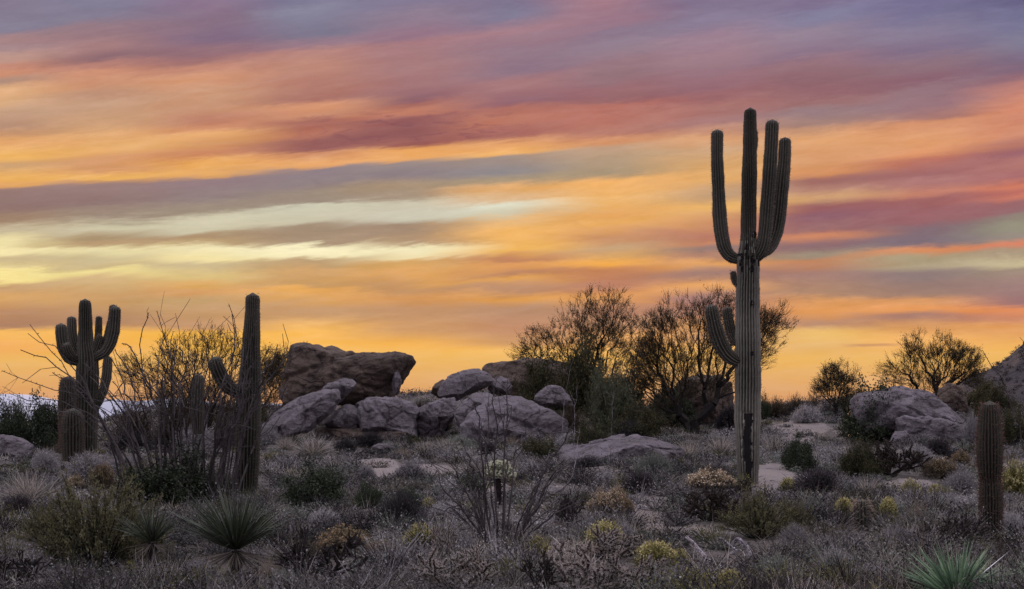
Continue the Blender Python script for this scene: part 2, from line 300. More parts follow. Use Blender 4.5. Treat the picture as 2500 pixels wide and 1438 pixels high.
M_rock = rock_mat('granite', (.232, .206, .228), (.140, .118, .126), (.07, .06, .062), 1.0, 1.0)
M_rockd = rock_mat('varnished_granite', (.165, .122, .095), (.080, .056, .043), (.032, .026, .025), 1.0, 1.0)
M_hill = rock_mat('scrubby_hillside', (.034, .027, .032), (.020, .017, .020), (.025, .024, .022), .12, .8)
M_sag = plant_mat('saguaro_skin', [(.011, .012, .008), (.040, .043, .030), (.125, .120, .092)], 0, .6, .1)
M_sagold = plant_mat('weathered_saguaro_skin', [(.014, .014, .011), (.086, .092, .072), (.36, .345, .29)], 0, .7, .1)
M_scar_shade = plant_mat('dead_scar_and_hole_shade', [(.006, .005, .005), (.010, .008, .009), (.022, .018, .020)], 0, .9, .1)  # dead scar tissue, also the painted shade of the nest holes
M_spine = plant_mat('pale_spines', [(.22, .17, .13), (.42, .34, .27)], .45, .6, .1)
M_spinered = plant_mat('red_spines', [(.10, .05, .038), (.24, .15, .12)], .4, .6, .1)
M_bark = plant_mat('dark_bark', [(.010, .008, .008), (.028, .023, .021)], 0, .85, .2)
M_twig = plant_mat('brown_twigs', [(.016, .012, .009), (.045, .033, .022), (.09, .068, .04)], .1, .7, .2)
M_pvleaf = plant_mat('olive_twig_leaves', [(.014, .017, .008), (.038, .042, .018), (.095, .09, .036)], .3, .6, .15)
M_pale = plant_mat('pale_green_twigs', [(.06, .068, .042), (.13, .14, .08)], .3, .6, .15)
M_dark = plant_mat('dark_evergreen_leaves', [(.006, .012, .006), (.020, .036, .016), (.065, .09, .045)], .15, .5, .2)
M_creo = plant_mat('olive_resinous_leaves', [(.016, .021, .007), (.085, .092, .027), (.30, .285, .09)], .25, .5, .15)
M_burs = plant_mat('grey_purple_twigs', [(.009, .008, .009), (.040, .036, .040), (.15, .138, .148), (.52, .50, .50)], .2, .7, .3)
M_sage = plant_mat('silver_green_leaves', [(.028, .032, .024), (.11, .125, .095), (.32, .34, .29)], .2, .7, .2)
M_grass = plant_mat('dry_grass', [(.012, .010, .008), (.055, .047, .038), (.20, .172, .138), (.66, .60, .52)], .35, .6, .0)
M_blond = plant_mat('blond_grass', [(.14, .12, .085), (.34, .29, .22)], .35, .6, .2)
M_straw = plant_mat('straw_flower_heads', [(.22, .14, .06), (.52, .37, .19), (.80, .68, .50)], .3, .7, .15)
M_yel = plant_mat('yellow_flower_heads', [(.18, .15, .035), (.46, .41, .10), (.78, .72, .36)], .3, .7, .15)
M_rust = plant_mat('rusty_dry_heads', [(.07, .045, .025), (.22, .145, .07), (.42, .32, .18)], .3, .7, .15)
M_yuc = plant_mat('green_yucca_leaves', [(.010, .016, .010), (.028, .042, .024), (.095, .12, .075)], .1, .45, .1, .5)
M_yucb = plant_mat('bright_yucca_leaves', [(.05, .10, .06), (.13, .25, .13), (.30, .46, .27)], .15, .45, .1, .5)
M_skirt = plant_mat('dead_yucca_leaves', [(.06, .05, .042), (.19, .165, .14)], .1, .7, .1)
M_cane = plant_mat('thorny_cane_bark', [(.008, .007, .007), (.028, .023, .022), (.11, .095, .095)], 0, .8, .2)
M_chol = plant_mat('cholla_stem_skin', [(.022, .018, .014), (.055, .046, .032)], 0, .8, .2)
M_cholfuzz = plant_mat('cholla_spine_fuzz', [(.28, .25, .23), (.62, .56, .52)], .5, .6, .1)
M_teddy = plant_mat('cream_cholla_fuzz', [(.46, .48, .34), (.90, .92, .74)], .55, .6, .05)
M_dead = plant_mat('charred_cholla_wood', [(.012, .009, .009), (.035, .027, .026)], 0, .9, .2)
M_grey = plant_mat('bleached_wood', [(.07, .063, .07), (.18, .168, .185), (.34, .32, .35)], 0, .8, .1)
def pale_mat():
    m, t, o = mat_new('haze_pale_hills'); p = t.nodes.new('ShaderNodeBsdfPrincipled')
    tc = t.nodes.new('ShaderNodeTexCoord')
    c = mixc(sstep(noi(tc.outputs['Object'], .004, 5, tree=t), .4, .6, t), (.62, .64, .70), (.45, .47, .55), t)  # bluish pale tones carry the distance haze in the base colour
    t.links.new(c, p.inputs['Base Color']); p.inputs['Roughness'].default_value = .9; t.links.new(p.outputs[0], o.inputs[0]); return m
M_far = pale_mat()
# ---------------------------------------------------------------- naming
def tag(o, label=None, cat=None, group=None, kind=None):
    if label: o['label'] = label
    if cat: o['category'] = cat
    if group: o['group'] = group
    if kind: o['kind'] = kind
    return o
def empty(name, loc, label, cat, group=None):
    o = bpy.data.objects.new(name, None); COL.objects.link(o); o.location = loc
    o.empty_display_size = .2
    return tag(o, label, cat, group)
# ---------------------------------------------------------------- the setting
SAND = [(1600,1265,75,50),(1570,1210,60,18),(1900,1180,75,32),(1955,1045,80,22),(1880,1150,60,22),(950,1310,75,24),(1000,1150,150,20),(920,1130,60,14),(1350,1195,70,12),(2210,1185,80,20),(2360,1225,40,16),(1650,1300,90,25),(700,1260,60,12),(830,1285,90,12),(1280,1260,90,20),(1440,1150,80,14),(1190,1190,70,14),(1950,1075,50,18)]
def sandy(px, py):
    m = np.zeros(len(px))
    for (a, b, w, h) in SAND: m = np.maximum(m, 1-((px-a)/w)**2-((py-b)/h)**2)
    return np.clip(m*2, 0, 1)
def build_ground():
    Y = np.concatenate([[-300, -120, -50, -20, -8, 0], np.arange(5, 30, .22), np.arange(30, 76, .3), np.geomspace(77, 400, 40), np.geomspace(430, 9000, 25)])
    U = np.sinh(np.linspace(-1, 1, 361)*1.6)/np.sinh(1.6)
    Wd = 34+np.abs(Y)*1.25
    X = U[None]*Wd[:, None]; YY = np.repeat(Y[:, None], len(U), 1)
    Z = ground_z(X, YY)
    v = np.stack([X, YY, Z], -1).reshape(-1, 3); n = len(U)
    i = np.arange(len(Y)-1)[:, None]*n+np.arange(n-1)[None]; i = i.ravel()
    mb = MB(); yy = np.maximum(v[:, 1], 5); mb.add(v, np.stack([i, i+1, i+n+1, i+n], 1), sandy(1250+v[:, 0]/yy*F, 1000-v[:, 2]/yy*F)); o = mb.build('ground', M_sand, smooth=True)
    tag(o, kind='structure')
build_ground()
def build_far():
    # far flats and low hills on the left, haze put into their pale colour
    xs = np.linspace(-2300, 500, 160); rows = [(3300, -33), (3500, 0), (3620, 1), (4300, -33)]
    v = []
    for y, f in rows:
        for x in xs:
            top = 26+9*math.sin(x*.004+1)+5*math.sin(x*.013)+4*math.sin(x*.031+2)
            top *= ss(x, 300, -100)*1.0
            v.append((x, y, top if f in (0, 1) else -33))
    n = len(xs); i = (np.arange(3)[:, None]*n+np.arange(n-1)[None]).ravel()
    mb = MB(); mb.add(v, np.stack([i, i+1, i+n+1, i+n], 1)); tag(mb.build('hills', M_far, smooth=True), kind='structure')
build_far()
HC = ((2860-1250)/F*170, 170.)
def hill_z(x, y):
    d = np.hypot((x-HC[0])/36., (y-HC[1])/46.)
    return 25.5*np.clip(1-d, 0, 1)
def build_hill():
    mb = MB(); na, nr = 220, 90
    r = np.linspace(0, 1.0, nr); a = np.linspace(0, 2*np.pi, na, endpoint=False)
    x = HC[0]+r[:, None]*np.cos(a)[None]*36; y = HC[1]+r[:, None]*np.sin(a)[None]*46
    z = hill_z(x, y)-6.1
    for i in range(nr):
        for j in range(na):
            z[i, j] += 1.1*mnoise.fractal(Vector((x[i, j]*.12, y[i, j]*.12, 3)), 1, 2, 5)*min(1, 3*(1-r[i])+.0)
    z[-1] = ground_z(x[-1], y[-1])-1.5
    v = np.stack([x, y, z], -1).reshape(-1, 3)
    i = np.arange(nr-1)[:, None]*na+np.arange(na)[None]; j = np.arange(nr-1)[:, None]*na+(np.arange(na)+1)[None] % na
    i = i.ravel(); j = j.ravel()
    mb.add(v, np.stack([i, i+na, j+na, j], 1)); tag(mb.build('hill', M_hill, smooth=True), kind='structure')
    return x, y, z
HX, HY, HZ = build_hill()
# ---------------------------------------------------------------- boulders
def boulder(outline, Y, depth, label, mat=None, seed=0, power=.62, rough=.16, group='granite boulders of the rock pile', tilt=-.18, core=None, facets=11):
    """outline: pixel silhouette; the rock gets real distance, thickness and a rounded, broken surface"""
    o = np.array(outline, float); c = o.mean(0) if core is None else np.array(core, float)
    # resample outline by angle-free arc length with smooth corners
    d = np.r_[0, np.cumsum(np.hypot(*np.diff(np.vstack([o, o[:1]]), axis=0).T))]
    n = 200; s = np.linspace(0, d[-1], n, endpoint=False)
    oo = np.vstack([o, o[:1]])
    e = np.stack([np.interp(s, d, oo[:, 0]), np.interp(s, d, oo[:, 1])], 1)
    for _ in range(3): e = e*.5+(np.roll(e, 1, 0)+np.roll(e, -1, 0))*.25
    m = 44; th = np.linspace(-np.pi/2, np.pi/2, 2*m+1)
    V = []
    C = W3(c[0], c[1], Y)
    for t in th:
        k = max(math.cos(t), 0)**.75; dep = math.copysign(abs(math.sin(t))**(1/ .9), t)
        px = c[0]+(e[:, 0]-c[0])*k; py = c[1]+(e[:, 1]-c[1])*k
        dd = dep*depth*(1+0*px)
        p = np.stack([(px-1250)/F*Y, np.full(n, Y)+dd+tilt*(C[2]-(1000-py)/F*Y), (1000-py)/F*Y], 1)
        V.append(p)
    V = np.array(V).reshape(-1, 3)
    rf = np.random.default_rng(seed+50); hx = np.ptp(V[:, 0])*.5; hz = np.ptp(V[:, 2])*.5; U_ = (V-C)/np.array([hx, depth, hz])
    for _ in range(facets):
        nn_ = np.array([rf.normal(0, .75), -abs(rf.normal(1, .35)), rf.normal(.15, .6)]); nn_ /= np.linalg.norm(nn_); h_ = U_@nn_; ex = h_-h_.max()*rf.uniform(.72, .9)
        U_ = U_-np.outer(np.maximum(ex, 0)*.92, nn_)
    V = U_*np.array([hx, depth, hz])+C
    off = Vector((seed*7.3, seed*3.1, seed*1.7))
    sz = math.sqrt(max(np.ptp(V[:, 0])*np.ptp(V[:, 2]), .01))
    for i in range(len(V)):
        p = Vector(V[i]); q = (p-Vector(C))*(1.5/sz)+off
        a = mnoise.ridged_multi_fractal(q*.8, 1.0, 2.0, 4, 1.0, 2.0)-1.0
        b = mnoise.fractal(q*1.3, 1.0, 2.1, 6)
        g = mnoise.fractal(Vector((q.x*.6, q.y*.6, q.z*2.6+q.x*.5)), 1.0, 2.0, 5)
        dr = p-Vector(C); dr.x *= .5; dr.z *= .6; dr.y *= 1.6
        if dr.length > 1e-6: dr.normalize()
        c2 = mnoise.fractal(q*5.0, .8, 2.0, 5); cell = mnoise.voronoi(q*1.15)[0]; cr = min(cell[1]-cell[0], .12)/.12-1; fc = cell[0]
        V[i] += np.array(dr)*(a*.22+b*.75+g*.5+c2*.34+cr*.42-fc*.9+.35)*sz*rough*.50
    mb = MB(); rows = 2*m+1
    i = np.arange(rows-1)[:, None]*n+np.arange(n)[None]; j = np.arange(rows-1)[:, None]*n+(np.arange(n)+1)[None] % n
    i = i.ravel(); j = j.ravel()
    base = C.copy()
    mb.add(V-base, np.stack([i, j, j+n, i+n], 1))
    ob = mb.build('boulder', mat or M_rock, smooth=True, loc=base)
    return tag(ob, label, 'boulder', group)
G1 = 'granite boulders of the middle rock pile'; G2 = 'granite boulders of the right outcrop'
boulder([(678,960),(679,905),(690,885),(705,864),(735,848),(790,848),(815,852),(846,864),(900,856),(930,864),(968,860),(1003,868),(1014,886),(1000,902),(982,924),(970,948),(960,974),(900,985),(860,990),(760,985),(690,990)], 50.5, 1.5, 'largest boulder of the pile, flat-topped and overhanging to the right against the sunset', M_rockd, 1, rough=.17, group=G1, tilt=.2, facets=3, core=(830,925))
boulder([(958,905),(968,898),(982,925),(976,960),(960,970),(956,940)], 49.6, .3, 'small pale wedge of stone tucked under the overhang of the largest boulder', M_rock, 2, group=G1)
boulder([(655,1065),(660,1012),(680,994),(716,972),(768,955),(790,948),(822,952),(832,975),(815,1000),(780,1035),(755,1055),(720,1062),(690,1075)], 45.5, 1.0, 'long tilted purple-grey slab leaning up under the largest boulder', M_rock, 3, group=G1, tilt=-.55, rough=.15)
boulder([(782,955),(800,936),(830,926),(860,924),(870,934),(862,948),(845,966),(832,985),(805,985)], 46.6, .6, 'pale rounded cap stone resting on the upper end of the tilted slab', M_rock, 4, group=G1, rough=.12)
boulder([(786,1030),(815,1003),(852,983),(872,990),(885,1040),(870,1050),(800,1045)], 46.6, .7, 'small wedge-shaped rock between the tilted slab and the middle rock', M_rock, 5, group=G1, rough=.12)
boulder([(866,985),(885,970),(915,966),(950,972),(985,974),(1010,982),(1022,1000),(1018,1035),(1020,1070),(870,1070),(862,1020)], 46.8, 1.1, 'broad pinkish middle rock below the overhang of the largest boulder', M_rock, 6, group=G1, rough=.17)
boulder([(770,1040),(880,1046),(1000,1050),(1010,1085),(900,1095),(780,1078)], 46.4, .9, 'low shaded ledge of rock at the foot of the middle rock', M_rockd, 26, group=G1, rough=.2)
boulder([(1018,1002),(1040,985),(1080,972),(1108,975),(1112,1010),(1090,1045),(1075,1075),(1020,1075)], 47.2, 1.0, 'angular rock between the broad middle rock and the domed boulder', M_rock, 7, group=G1, rough=.2)
boulder([(1067,962),(1078,935),(1098,915),(1130,901),(1168,900),(1196,912),(1208,930),(1190,945),(1150,962),(1118,978),(1085,985)], 49.5, 1.1, 'smooth domed boulder at the centre of the skyline', M_rock, 8, group=G1, rough=.1, facets=4)
boulder([(1052,960),(1060,936),(1080,924),(1096,930),(1098,965),(1070,972)], 51, .6, 'small brown rock half hidden behind the left side of the domed boulder', M_rockd, 9, group=G1)
boulder([(1190,950),(1196,925),(1222,917),(1242,925),(1250,944),(1240,962),(1200,964)], 50.2, .6, 'small round rock against the right side of the domed boulder', M_rock, 10, group=G1, rough=.1)
boulder([(1176,898),(1190,886),(1225,884),(1262,880),(1305,872),(1350,876),(1420,890),(1440,960),(1330,985),(1230,975),(1190,935)], 54.5, 1.6, 'long flat-topped rock behind the domed boulder under the green tree', M_rockd, 11, group=G1, rough=.12)
boulder([(1100,1050),(1108,1002),(1130,975),(1160,958),(1190,955),(1212,966),(1200,990),(1165,1030),(1140,1060)], 46.2, .8, 'leaning slab between the domed boulder and the big front rock', M_rock, 12, group=G1, tilt=-.5, rough=.15)
boulder([(1126,1090),(1130,1045),(1150,1003),(1182,972),(1215,964),(1262,970),(1312,982),(1352,996),(1380,1016),(1398,1032),(1390,1060),(1370,1095),(1240,1105)], 44.6, 1.3, 'big sloping purple rock at the front right of the pile', M_rock, 13, group=G1, rough=.18, tilt=-.6, core=(1250,1045))
boulder([(1300,985),(1312,955),(1340,940),(1374,945),(1392,965),(1398,990),(1305,998)], 50.5, .7, 'small rounded rock at the foot of the pale green shrub', M_rock, 14, group=G1)
boulder([(1300,1135),(1340,1108),(1400,1082),(1470,1068),(1530,1064),(1600,1072),(1650,1088),(1674,1100),(1660,1125),(1540,1132),(1420,1140),(1340,1150)], 38.6, 2.2, 'long low purple outcrop lying in the grass before the pile', M_rock, 15, group=G1, rough=.2, facets=4)
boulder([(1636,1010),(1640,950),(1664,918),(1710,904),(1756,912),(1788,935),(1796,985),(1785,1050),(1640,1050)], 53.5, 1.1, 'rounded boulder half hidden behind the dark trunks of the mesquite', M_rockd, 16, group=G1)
boulder([(630,1085),(634,1040),(648,1030),(664,1036),(668,1062),(655,1090)], 44.8, .4, 'small bluish rock between the ribbed cactus and the tilted slab', M_rock, 17, group=G1)
boulder([(-60,1110),(-50,1072),(0,1060),(40,1066),(78,1088),(84,1112),(20,1125)], 38.5, .9, 'smooth grey boulder cut off by the left edge of the photo', M_rock, 18, group=G1)
boulder([(905,1092),(925,1082),(960,1084),(965,1094),(930,1100)], 42.2, .25, 'small flat stone on the sand below the middle rock', M_rock, 19, group=G1)
boulder([(2086,975),(2110,960),(2160,950),(2205,944),(2255,952),(2300,966),(2332,985),(2348,1012),(2340,1030),(2290,1040),(2230,1050),(2150,1060),(2100,1050),(2080,1010)], 46.5, 1.5, 'broad pale boulder with a dark undercut at the top of the right outcrop', M_rock, 20, group=G2, rough=.16, facets=3)
boulder([(2186,1060),(2192,1032),(2212,1018),(2242,1024),(2270,1014),(2300,1016),(2335,1028),(2362,1040),(2378,1066),(2376,1125),(2190,1125)], 44.8, 1.0, 'craggy lower rock under the broad pale boulder on the right', M_rock, 21, group=G2, rough=.2, facets=6)
boulder([(2280,1000),(2296,950),(2320,934),(2345,940),(2360,970),(2360,1010)], 52.5, .6, 'round grey rock beneath the branches of the right skyline tree', M_rockd, 22, group=G2)
boulder([(2170,1085),(2188,1052),(2215,1050),(2225,1090)], 44.2, .4, 'small rock at the left foot of the right outcrop', M_rock, 23, group=G2)
# ---------------------------------------------------------------- ribbed cacti
def loft(mb, pts, rad, ribs, amp=.16, spine=0.0, spacing=.05, mat=0, smat=1, seed=1, tip=True, sub=None, scar=None, wob=.02, tri=2, green=None):
    """pts (n,3), rad (n,): a ribbed stem with a domed end and spines in rows on the ribs"""
    r_ = np.random.default_rng(seed)
    pts = np.asarray(pts, float); rad = np.asarray(rad, float)
    # smooth resample
    L = np.r_[0, np.cumsum(np.linalg.norm(np.diff(pts, axis=0), axis=1))]
    n = max(int(L[-1]/min(.07, rad.max()*.3)), 14) if sub is None else sub
    s = np.linspace(0, L[-1], n)
    def cr(vals):
        out = np.stack([np.interp(s, L, vals[:, k]) for k in range(vals.shape[1])], 1)
        w = max(int(n/len(pts)/1.6), 1)
        for _ in range(w):
            out[1:-1] = out[1:-1]*.4+(out[:-2]+out[2:])*.3
        return out
    p = cr(pts); rr = cr(rad[:, None])[:, 0]
    rr = rr*(1+wob*1.3*np.sin(s*2.1+seed*1.7)+wob*np.sin(s*7+seed)+wob*.7*np.sin(s*17.3+seed*2)+r_.normal(0, wob*.3, n))
    if tip:
        R0 = rr[-1]; de = L[-1]-s; k = np.clip(de/(R0*.95), 0, 1); rr = rr*np.sqrt(np.clip(1-(1-k)**2, 1e-4, 1))
    tan = unit(np.gradient(p, axis=0))
    a = unit(np.cross(tan[0], np.array([0, 1., .01]))); A = []
    for t in tan:
        a = a-t*np.dot(a, t); a = a/np.linalg.norm(a); A.append(a.copy())
    A = np.array(A); B = np.cross(tan, A)
    k = ribs*4; th = np.arange(k)*2*np.pi/k
    prof = 1-amp*(.5-.5*np.cos(ribs*th))**.8
    ring = np.cos(th)[None, :, None]*A[:, None]+np.sin(th)[None, :, None]*B[:, None]
    v = p[:, None]+ring*(rr[:, None]*prof[None])[..., None]
    tt = np.broadcast_to(((prof-1+amp)/max(amp, 1e-6)).clip(0, 1)[None]*.75, (n, k))+r_.uniform(-.08, .12, (n, k))  # grooves tinted darker than rib crests, their shade put into the colour
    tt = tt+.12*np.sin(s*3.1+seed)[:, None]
    ii = np.arange(n-1)[:, None]*k+np.arange(k)[None]; jj = np.arange(n-1)[:, None]*k+((np.arange(k)+1) % k)[None]
    f = np.stack([ii, jj, jj+k, ii+k], -1)
    base_n = mb.n
    if scar is not None:
        # the dead, sunken face: ring positions facing the viewer between two heights
        z0, z1, a0, a1 = scar
        yy = ring[..., 1]; xx = ring[..., 0]
        edge = .06*np.sin(s*5)[:, None]+.06*np.sin(s*13+1)[:, None]+r_.normal(0, .06, (n, 1))
        inside = (yy < -.2) & (xx > a0+edge) & (xx < a1+edge) & (p[:, None, 2] > z0) & (p[:, None, 2] < z1)
        v = np.where(inside[..., None], p[:, None]+ring*(rr[:, None]*.80)[..., None], v)
        fs = inside[:-1] & inside[1:] & np.roll(inside, -1, 1)[:-1]
        fl = f[~fs]; fd = f[fs]
        mb.add(v.reshape(-1, 3), fl.reshape(-1, 4), tt.ravel().clip(0, 1), mat)
        if green is not None:
            fz = v.reshape(-1, 3)[fl.reshape(-1, 4)[:, 0]]; zz = fz[:, 2]+.12*np.sin(fz[:, 0]*31+1); mb.m4[-1] = np.where((zz > green-.50) & (zz < green-.12) & (np.sin(fz[:, 0]*55)+np.sin(fz[:, 2]*26+fz[:, 0]*12) > -.1), 2, np.where(fz[:, 2]+1.1*(np.abs(np.sin(fz[:, 0]*913+fz[:, 1]*517+np.floor(fz[:, 2]*4)*7.7))-.5) > green, 3, mat)).astype(np.int32)
        if len(fd):
            mb.f4.append(fd.reshape(-1, 4)+base_n); mb.m4.append(np.full(len(fd.reshape(-1, 4)), 2, np.int32))
    else:
        mb.add(v.reshape(-1, 3), f.reshape(-1, 4), tt.ravel().clip(0, 1), mat)
    if spine > 0:
        rib = np.arange(ribs)*4
        step = max(int(round(spacing/(L[-1]/n))), 1)
        idx = np.arange(0, n, step)
        if spacing < L[-1]/n: idx = np.repeat(idx, int(round((L[-1]/n)/spacing)))
        C = v[idx][:, rib].reshape(-1, 3); N = ring[idx][:, rib].reshape(-1, 3); T = np.repeat(tan[idx], ribs, 0)
        jit = r_.uniform(0, spacing, len(C))[:, None]; C = C+T*jit
        keep = np.repeat(rr[idx] > rad.max()*.42, ribs)
        if scar is not None: keep = keep & ~((N[:, 1] < -.1) & (C[:, 2] > scar[0]) & (C[:, 2] < scar[1]) & (N[:, 0] > scar[2]-.1) & (N[:, 0] < scar[3]+.1))
        C = C[keep]; N = N[keep]; T = T[keep]
        for q in range(tri):
            D = N*1.0+r_.normal(0, .55, N.shape)+T*.25
            blades(mb, C-N*.004, D, spine*r_.uniform(.6, 1.2, len(C)), .006+spine*.05, 0, r_.uniform(0, 1, len(C)), smat, r_)
    return p, rr
def stem(px_pts, Y, base=None, yoff=None):
    """[(px,py,width_px)] -> world points relative to base, radii"""
    P_ = []
    for i, q in enumerate(px_pts):
        yy = Y+(0 if yoff is None else yoff[i] if hasattr(yoff, '__len__') else yoff)
        P_.append(W3(q[0], q[1], Y)*np.array([1, 0, 1])+np.array([0, yy, 0]))
    rr = [q[2]*.5/F*Y for q in px_pts]
    P_ = np.array(P_)
    if base is not None: P_ = P_-np.array(base)
    return P_, np.array(rr)
def saguaro(trunk, arms, Y, label, ribs=22, holes=(), mats=None, scar=None, seed=1, group=None, armmats=None, name='saguaro_cactus', spine=.035, amp=.16, cat='saguaro'):
    bx = (trunk[0][0]-1250)/F*Y; bz = float(ground_z(bx, Y)); base = (bx, Y, bz)
    trunk = [(trunk[0][0], 1000-(bz-.15)/Y*F, trunk[0][2])]+list(trunk[1:]) if trunk[0][1] is None else list(trunk)
    e = empty(name, base, label, cat, group)
    mats = mats or [M_sagold, M_spine, M_scar_shade]
    mb = MB(); pts, rr = stem(trunk, Y, base)
    sc = None
    if scar: sc = ((1000-scar[1])/F*Y-bz, (1000-scar[0])/F*Y-bz, scar[2], scar[3])
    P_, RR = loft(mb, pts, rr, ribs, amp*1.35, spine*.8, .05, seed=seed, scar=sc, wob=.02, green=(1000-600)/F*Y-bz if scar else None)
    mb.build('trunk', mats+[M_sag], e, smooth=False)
    for k, (ap, yo) in enumerate(arms):
        mb = MB(); n = len(ap); w = np.linspace(0, 1, n)**.6
        pts, rr = stem(ap, Y, base, [yo*q for q in w])
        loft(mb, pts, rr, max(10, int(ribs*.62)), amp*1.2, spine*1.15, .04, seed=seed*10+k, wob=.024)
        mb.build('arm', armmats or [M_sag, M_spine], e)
    for (hx, hy, hr) in holes:
        c = W3(hx, hy, Y)-np.array(base); i = int(np.argmin(np.abs(P_[:, 2]-c[2])))
        dxx = c[0]-P_[i, 0]; yy = P_[i, 1]-math.sqrt(max(RR[i]**2-dxx**2, 0))*.93
        mb = MB(); a = np.arange(12)*2*np.pi/12; r0 = hr/F*Y
        rings = []
        for (kk, dyy) in ((1.25, .01), (1.15, -.012), (.95, -.016), (.75, -.008), (.05, -.004)):
            rings.append(np.stack([c[0]+np.cos(a)*r0*kk, np.full(12, yy+dyy), c[2]+np.sin(a)*r0*kk*1.15], 1))
        v = np.concatenate(rings); ii = (np.arange(4)[:, None]*12+np.arange(12)).ravel(); jj = (np.arange(4)[:, None]*12+(np.arange(12)+1) % 12).ravel()
        mb.add(v, np.stack([ii, jj, jj+12, ii+12], 1), .1); mb.build('nest_hole', M_scar_shade, e)  # raised dark dish, the shade of the hollow put into its colour
    return e
saguaro([(1828,None,50),(1827,1160,50),(1826,1100,56),(1825,1000,64),(1826,930,65),(1826,860,64),(1825,760,58),(1826,700,55),(1827,655,55),(1826,640,58),(1827,622,54),(1827,600,42),(1827,560,39),(1829,450,37),(1831,350,33),(1831,300,32),(1832,262,31)],
        [([(1812,634,22),(1798,632,26),(1782,624,28),(1771,606,32),(1764,570,35),(1760,530,35),(1757,450,32),(1754,380,30),(1755,310,29)], .25),
         ([(1838,634,24),(1850,625,30),(1861,602,34),(1866,560,34),(1870,500,34),(1875,430,33),(1879,360,32),(1881,296,30)], -.22),
         ([(1848,625,22),(1872,612,28),(1888,596,32),(1900,562,34),(1908,510,34),(1914,450,33),(1921,385,32),(1923,328,29)], .30),
         ([(1808,884,24),(1792,880,30),(1773,867,36),(1757,842,38),(1745,808,36),(1737,775,33),(1732,744,31)], -.2),
         ([(1812,838,18),(1797,833,24),(1790,822,25),(1785,800,26),(1781,775,25),(1778,747,24)], .25),
         ([(1808,702,10),(1798,694,14),(1793,682,16),(1791,660,15)], .1),
         ([(1838,380,10),(1843,360,13),(1845,340,13),(1844,316,12)], .05)],
        31.5, 'tallest saguaro, standing alone on the right with four high arms', ribs=24, scar=(1004,1192,-.62,.22), seed=3,
        holes=((1838,574,6),(1831,659,5),(1831,741,4.5),(1831,864,4)), armmats=[M_sag, M_spine])
saguaro([(214,None,44),(213,1060,48),(213,1000,54),(213,940,56),(214,890,56),(213,865,50),(209,845,40),(209,800,33),(208,760,30),(208,729,29)],
        [([(205,884,18),(188,884,22),(172,876,27),(161,850,30),(157,820,28),(157,790,26)], -.3),
         ([(205,872,14),(188,862,18),(176,840,22),(169,810,24),(167,770,22)], .3),
         ([(200,884,12),(186,872,16),(177,858,22),(174,838,22)], -.5),
         ([(225,880,18),(244,868,22),(260,862,26),(274,840,29),(283,810,28),(286,780,27),(288,748,26)], -.25),
         ([(225,872,14),(244,862,20),(256,840,24),(264,805,23),(270,770,21),(270,741,20)], .3),
         ([(226,872,20),(232,850,18),(234,810,17),(233,769,16)], .35),
         ([(225,870,22),(236,845,22),(242,825,18),(246,816,12)], .05),
         ([(225,1010,12),(242,985,18),(255,950,24),(263,915,24),(266,869,20)], -.1)],
        41, 'many-armed saguaro at far left with seven short upright arms', ribs=20, seed=11, armmats=[M_sag, M_spine], mats=[M_sag, M_spine, M_scar_shade])
saguaro([(601,None,52),(603,1160,56),(605,1100,60),(608,1000,58),(611,920,54),(612,880,50),(614,820,43),(616,780,38),(617,745,36),(617,714,33)],
        [([(600,965,24),(584,956,32),(564,948,36),(548,925,36),(538,900,35),(531,872,30)], -.35)],
        28.2, 'straight saguaro with one stubby left arm, wrapped in dry canes', ribs=22, seed=21, mats=[M_sag, M_spine, M_scar_shade])
def barrel(pts, Y, label, ribs=20, seed=5, mats=None, spine=.05, group=None, name='barrel_cactus', amp=.2, parts=None, cat='cactus', tri=4):
    bx = (pts[0][0]-1250)/F*Y; bz = float(ground_z(bx, Y)); base = (bx, Y, bz)
    e = empty(name, base, label, cat, group)
    for k, seg in enumerate(parts or [pts]):
        mb = MB(); p, r_ = stem(seg, Y, base); loft(mb, p, r_, ribs, amp, spine, .03, seed=seed+k, wob=.01, tri=tri, tip=k == len(parts or [pts])-1)
        mb.build('stem', mats or [M_sag, M_spinered], e)
    return e
GB = 'barrel cacti'
barrel([(166,1150,38),(165,1080,42),(164,1000,42),(165,950,40),(166,918,34)], 40.2, 'tall column of barrel cactus hugging the left foot of the many-armed saguaro', 18, 31, group=GB)
barrel([(178,1150,44),(178,1100,54),(178,1050,56),(178,1020,52),(178,996,44)], 38.2, 'red-spined rounded barrel cactus in front of the many-armed saguaro', 20, 33, group=GB)
barrel([(2418,1330,54),(2419,1180,60)], 18.9, 'tall two-tiered barrel cactus near the right edge with a pinched waist', 22, 35, group=GB,
       parts=[[(2418,1345,40),(2420,1290,50),(2420,1220,56),(2419,1185,54),(2418,1172,50),(2418,1150,40)], [(2417,1184,42),(2417,1160,56),(2416,1090,64),(2416,1040,58),(2416,1005,50),(2416,978,38)]], spine=.045, tri=2)
barrel([(2105,1325,32),(2105,1300,36),(2106,1270,42),(2105,1240,40),(2105,1217,32)], 19.7, 'small pale-spined barrel cactus in the right foreground scrub', 13, 37, spine=.085, amp=.3, mats=[M_sag, M_spine], group=GB, tri=2)
barrel([(1355,1345,50),(1355,1325,58),(1356,1300,58),(1357,1276,44)], 18.6, 'squat reddish barrel cactus beside the central thorny canes', 18, 39, group=GB)
barrel([(483,1060,24),(481,1010,34),(482,960,36),(484,930,32),(486,912,24)], 35, 'short brown weathered cactus column seen through the dry canes', 14, 41, group=None, name='cactus_column', mats=[M_sag, M_spinered], spine=.03)
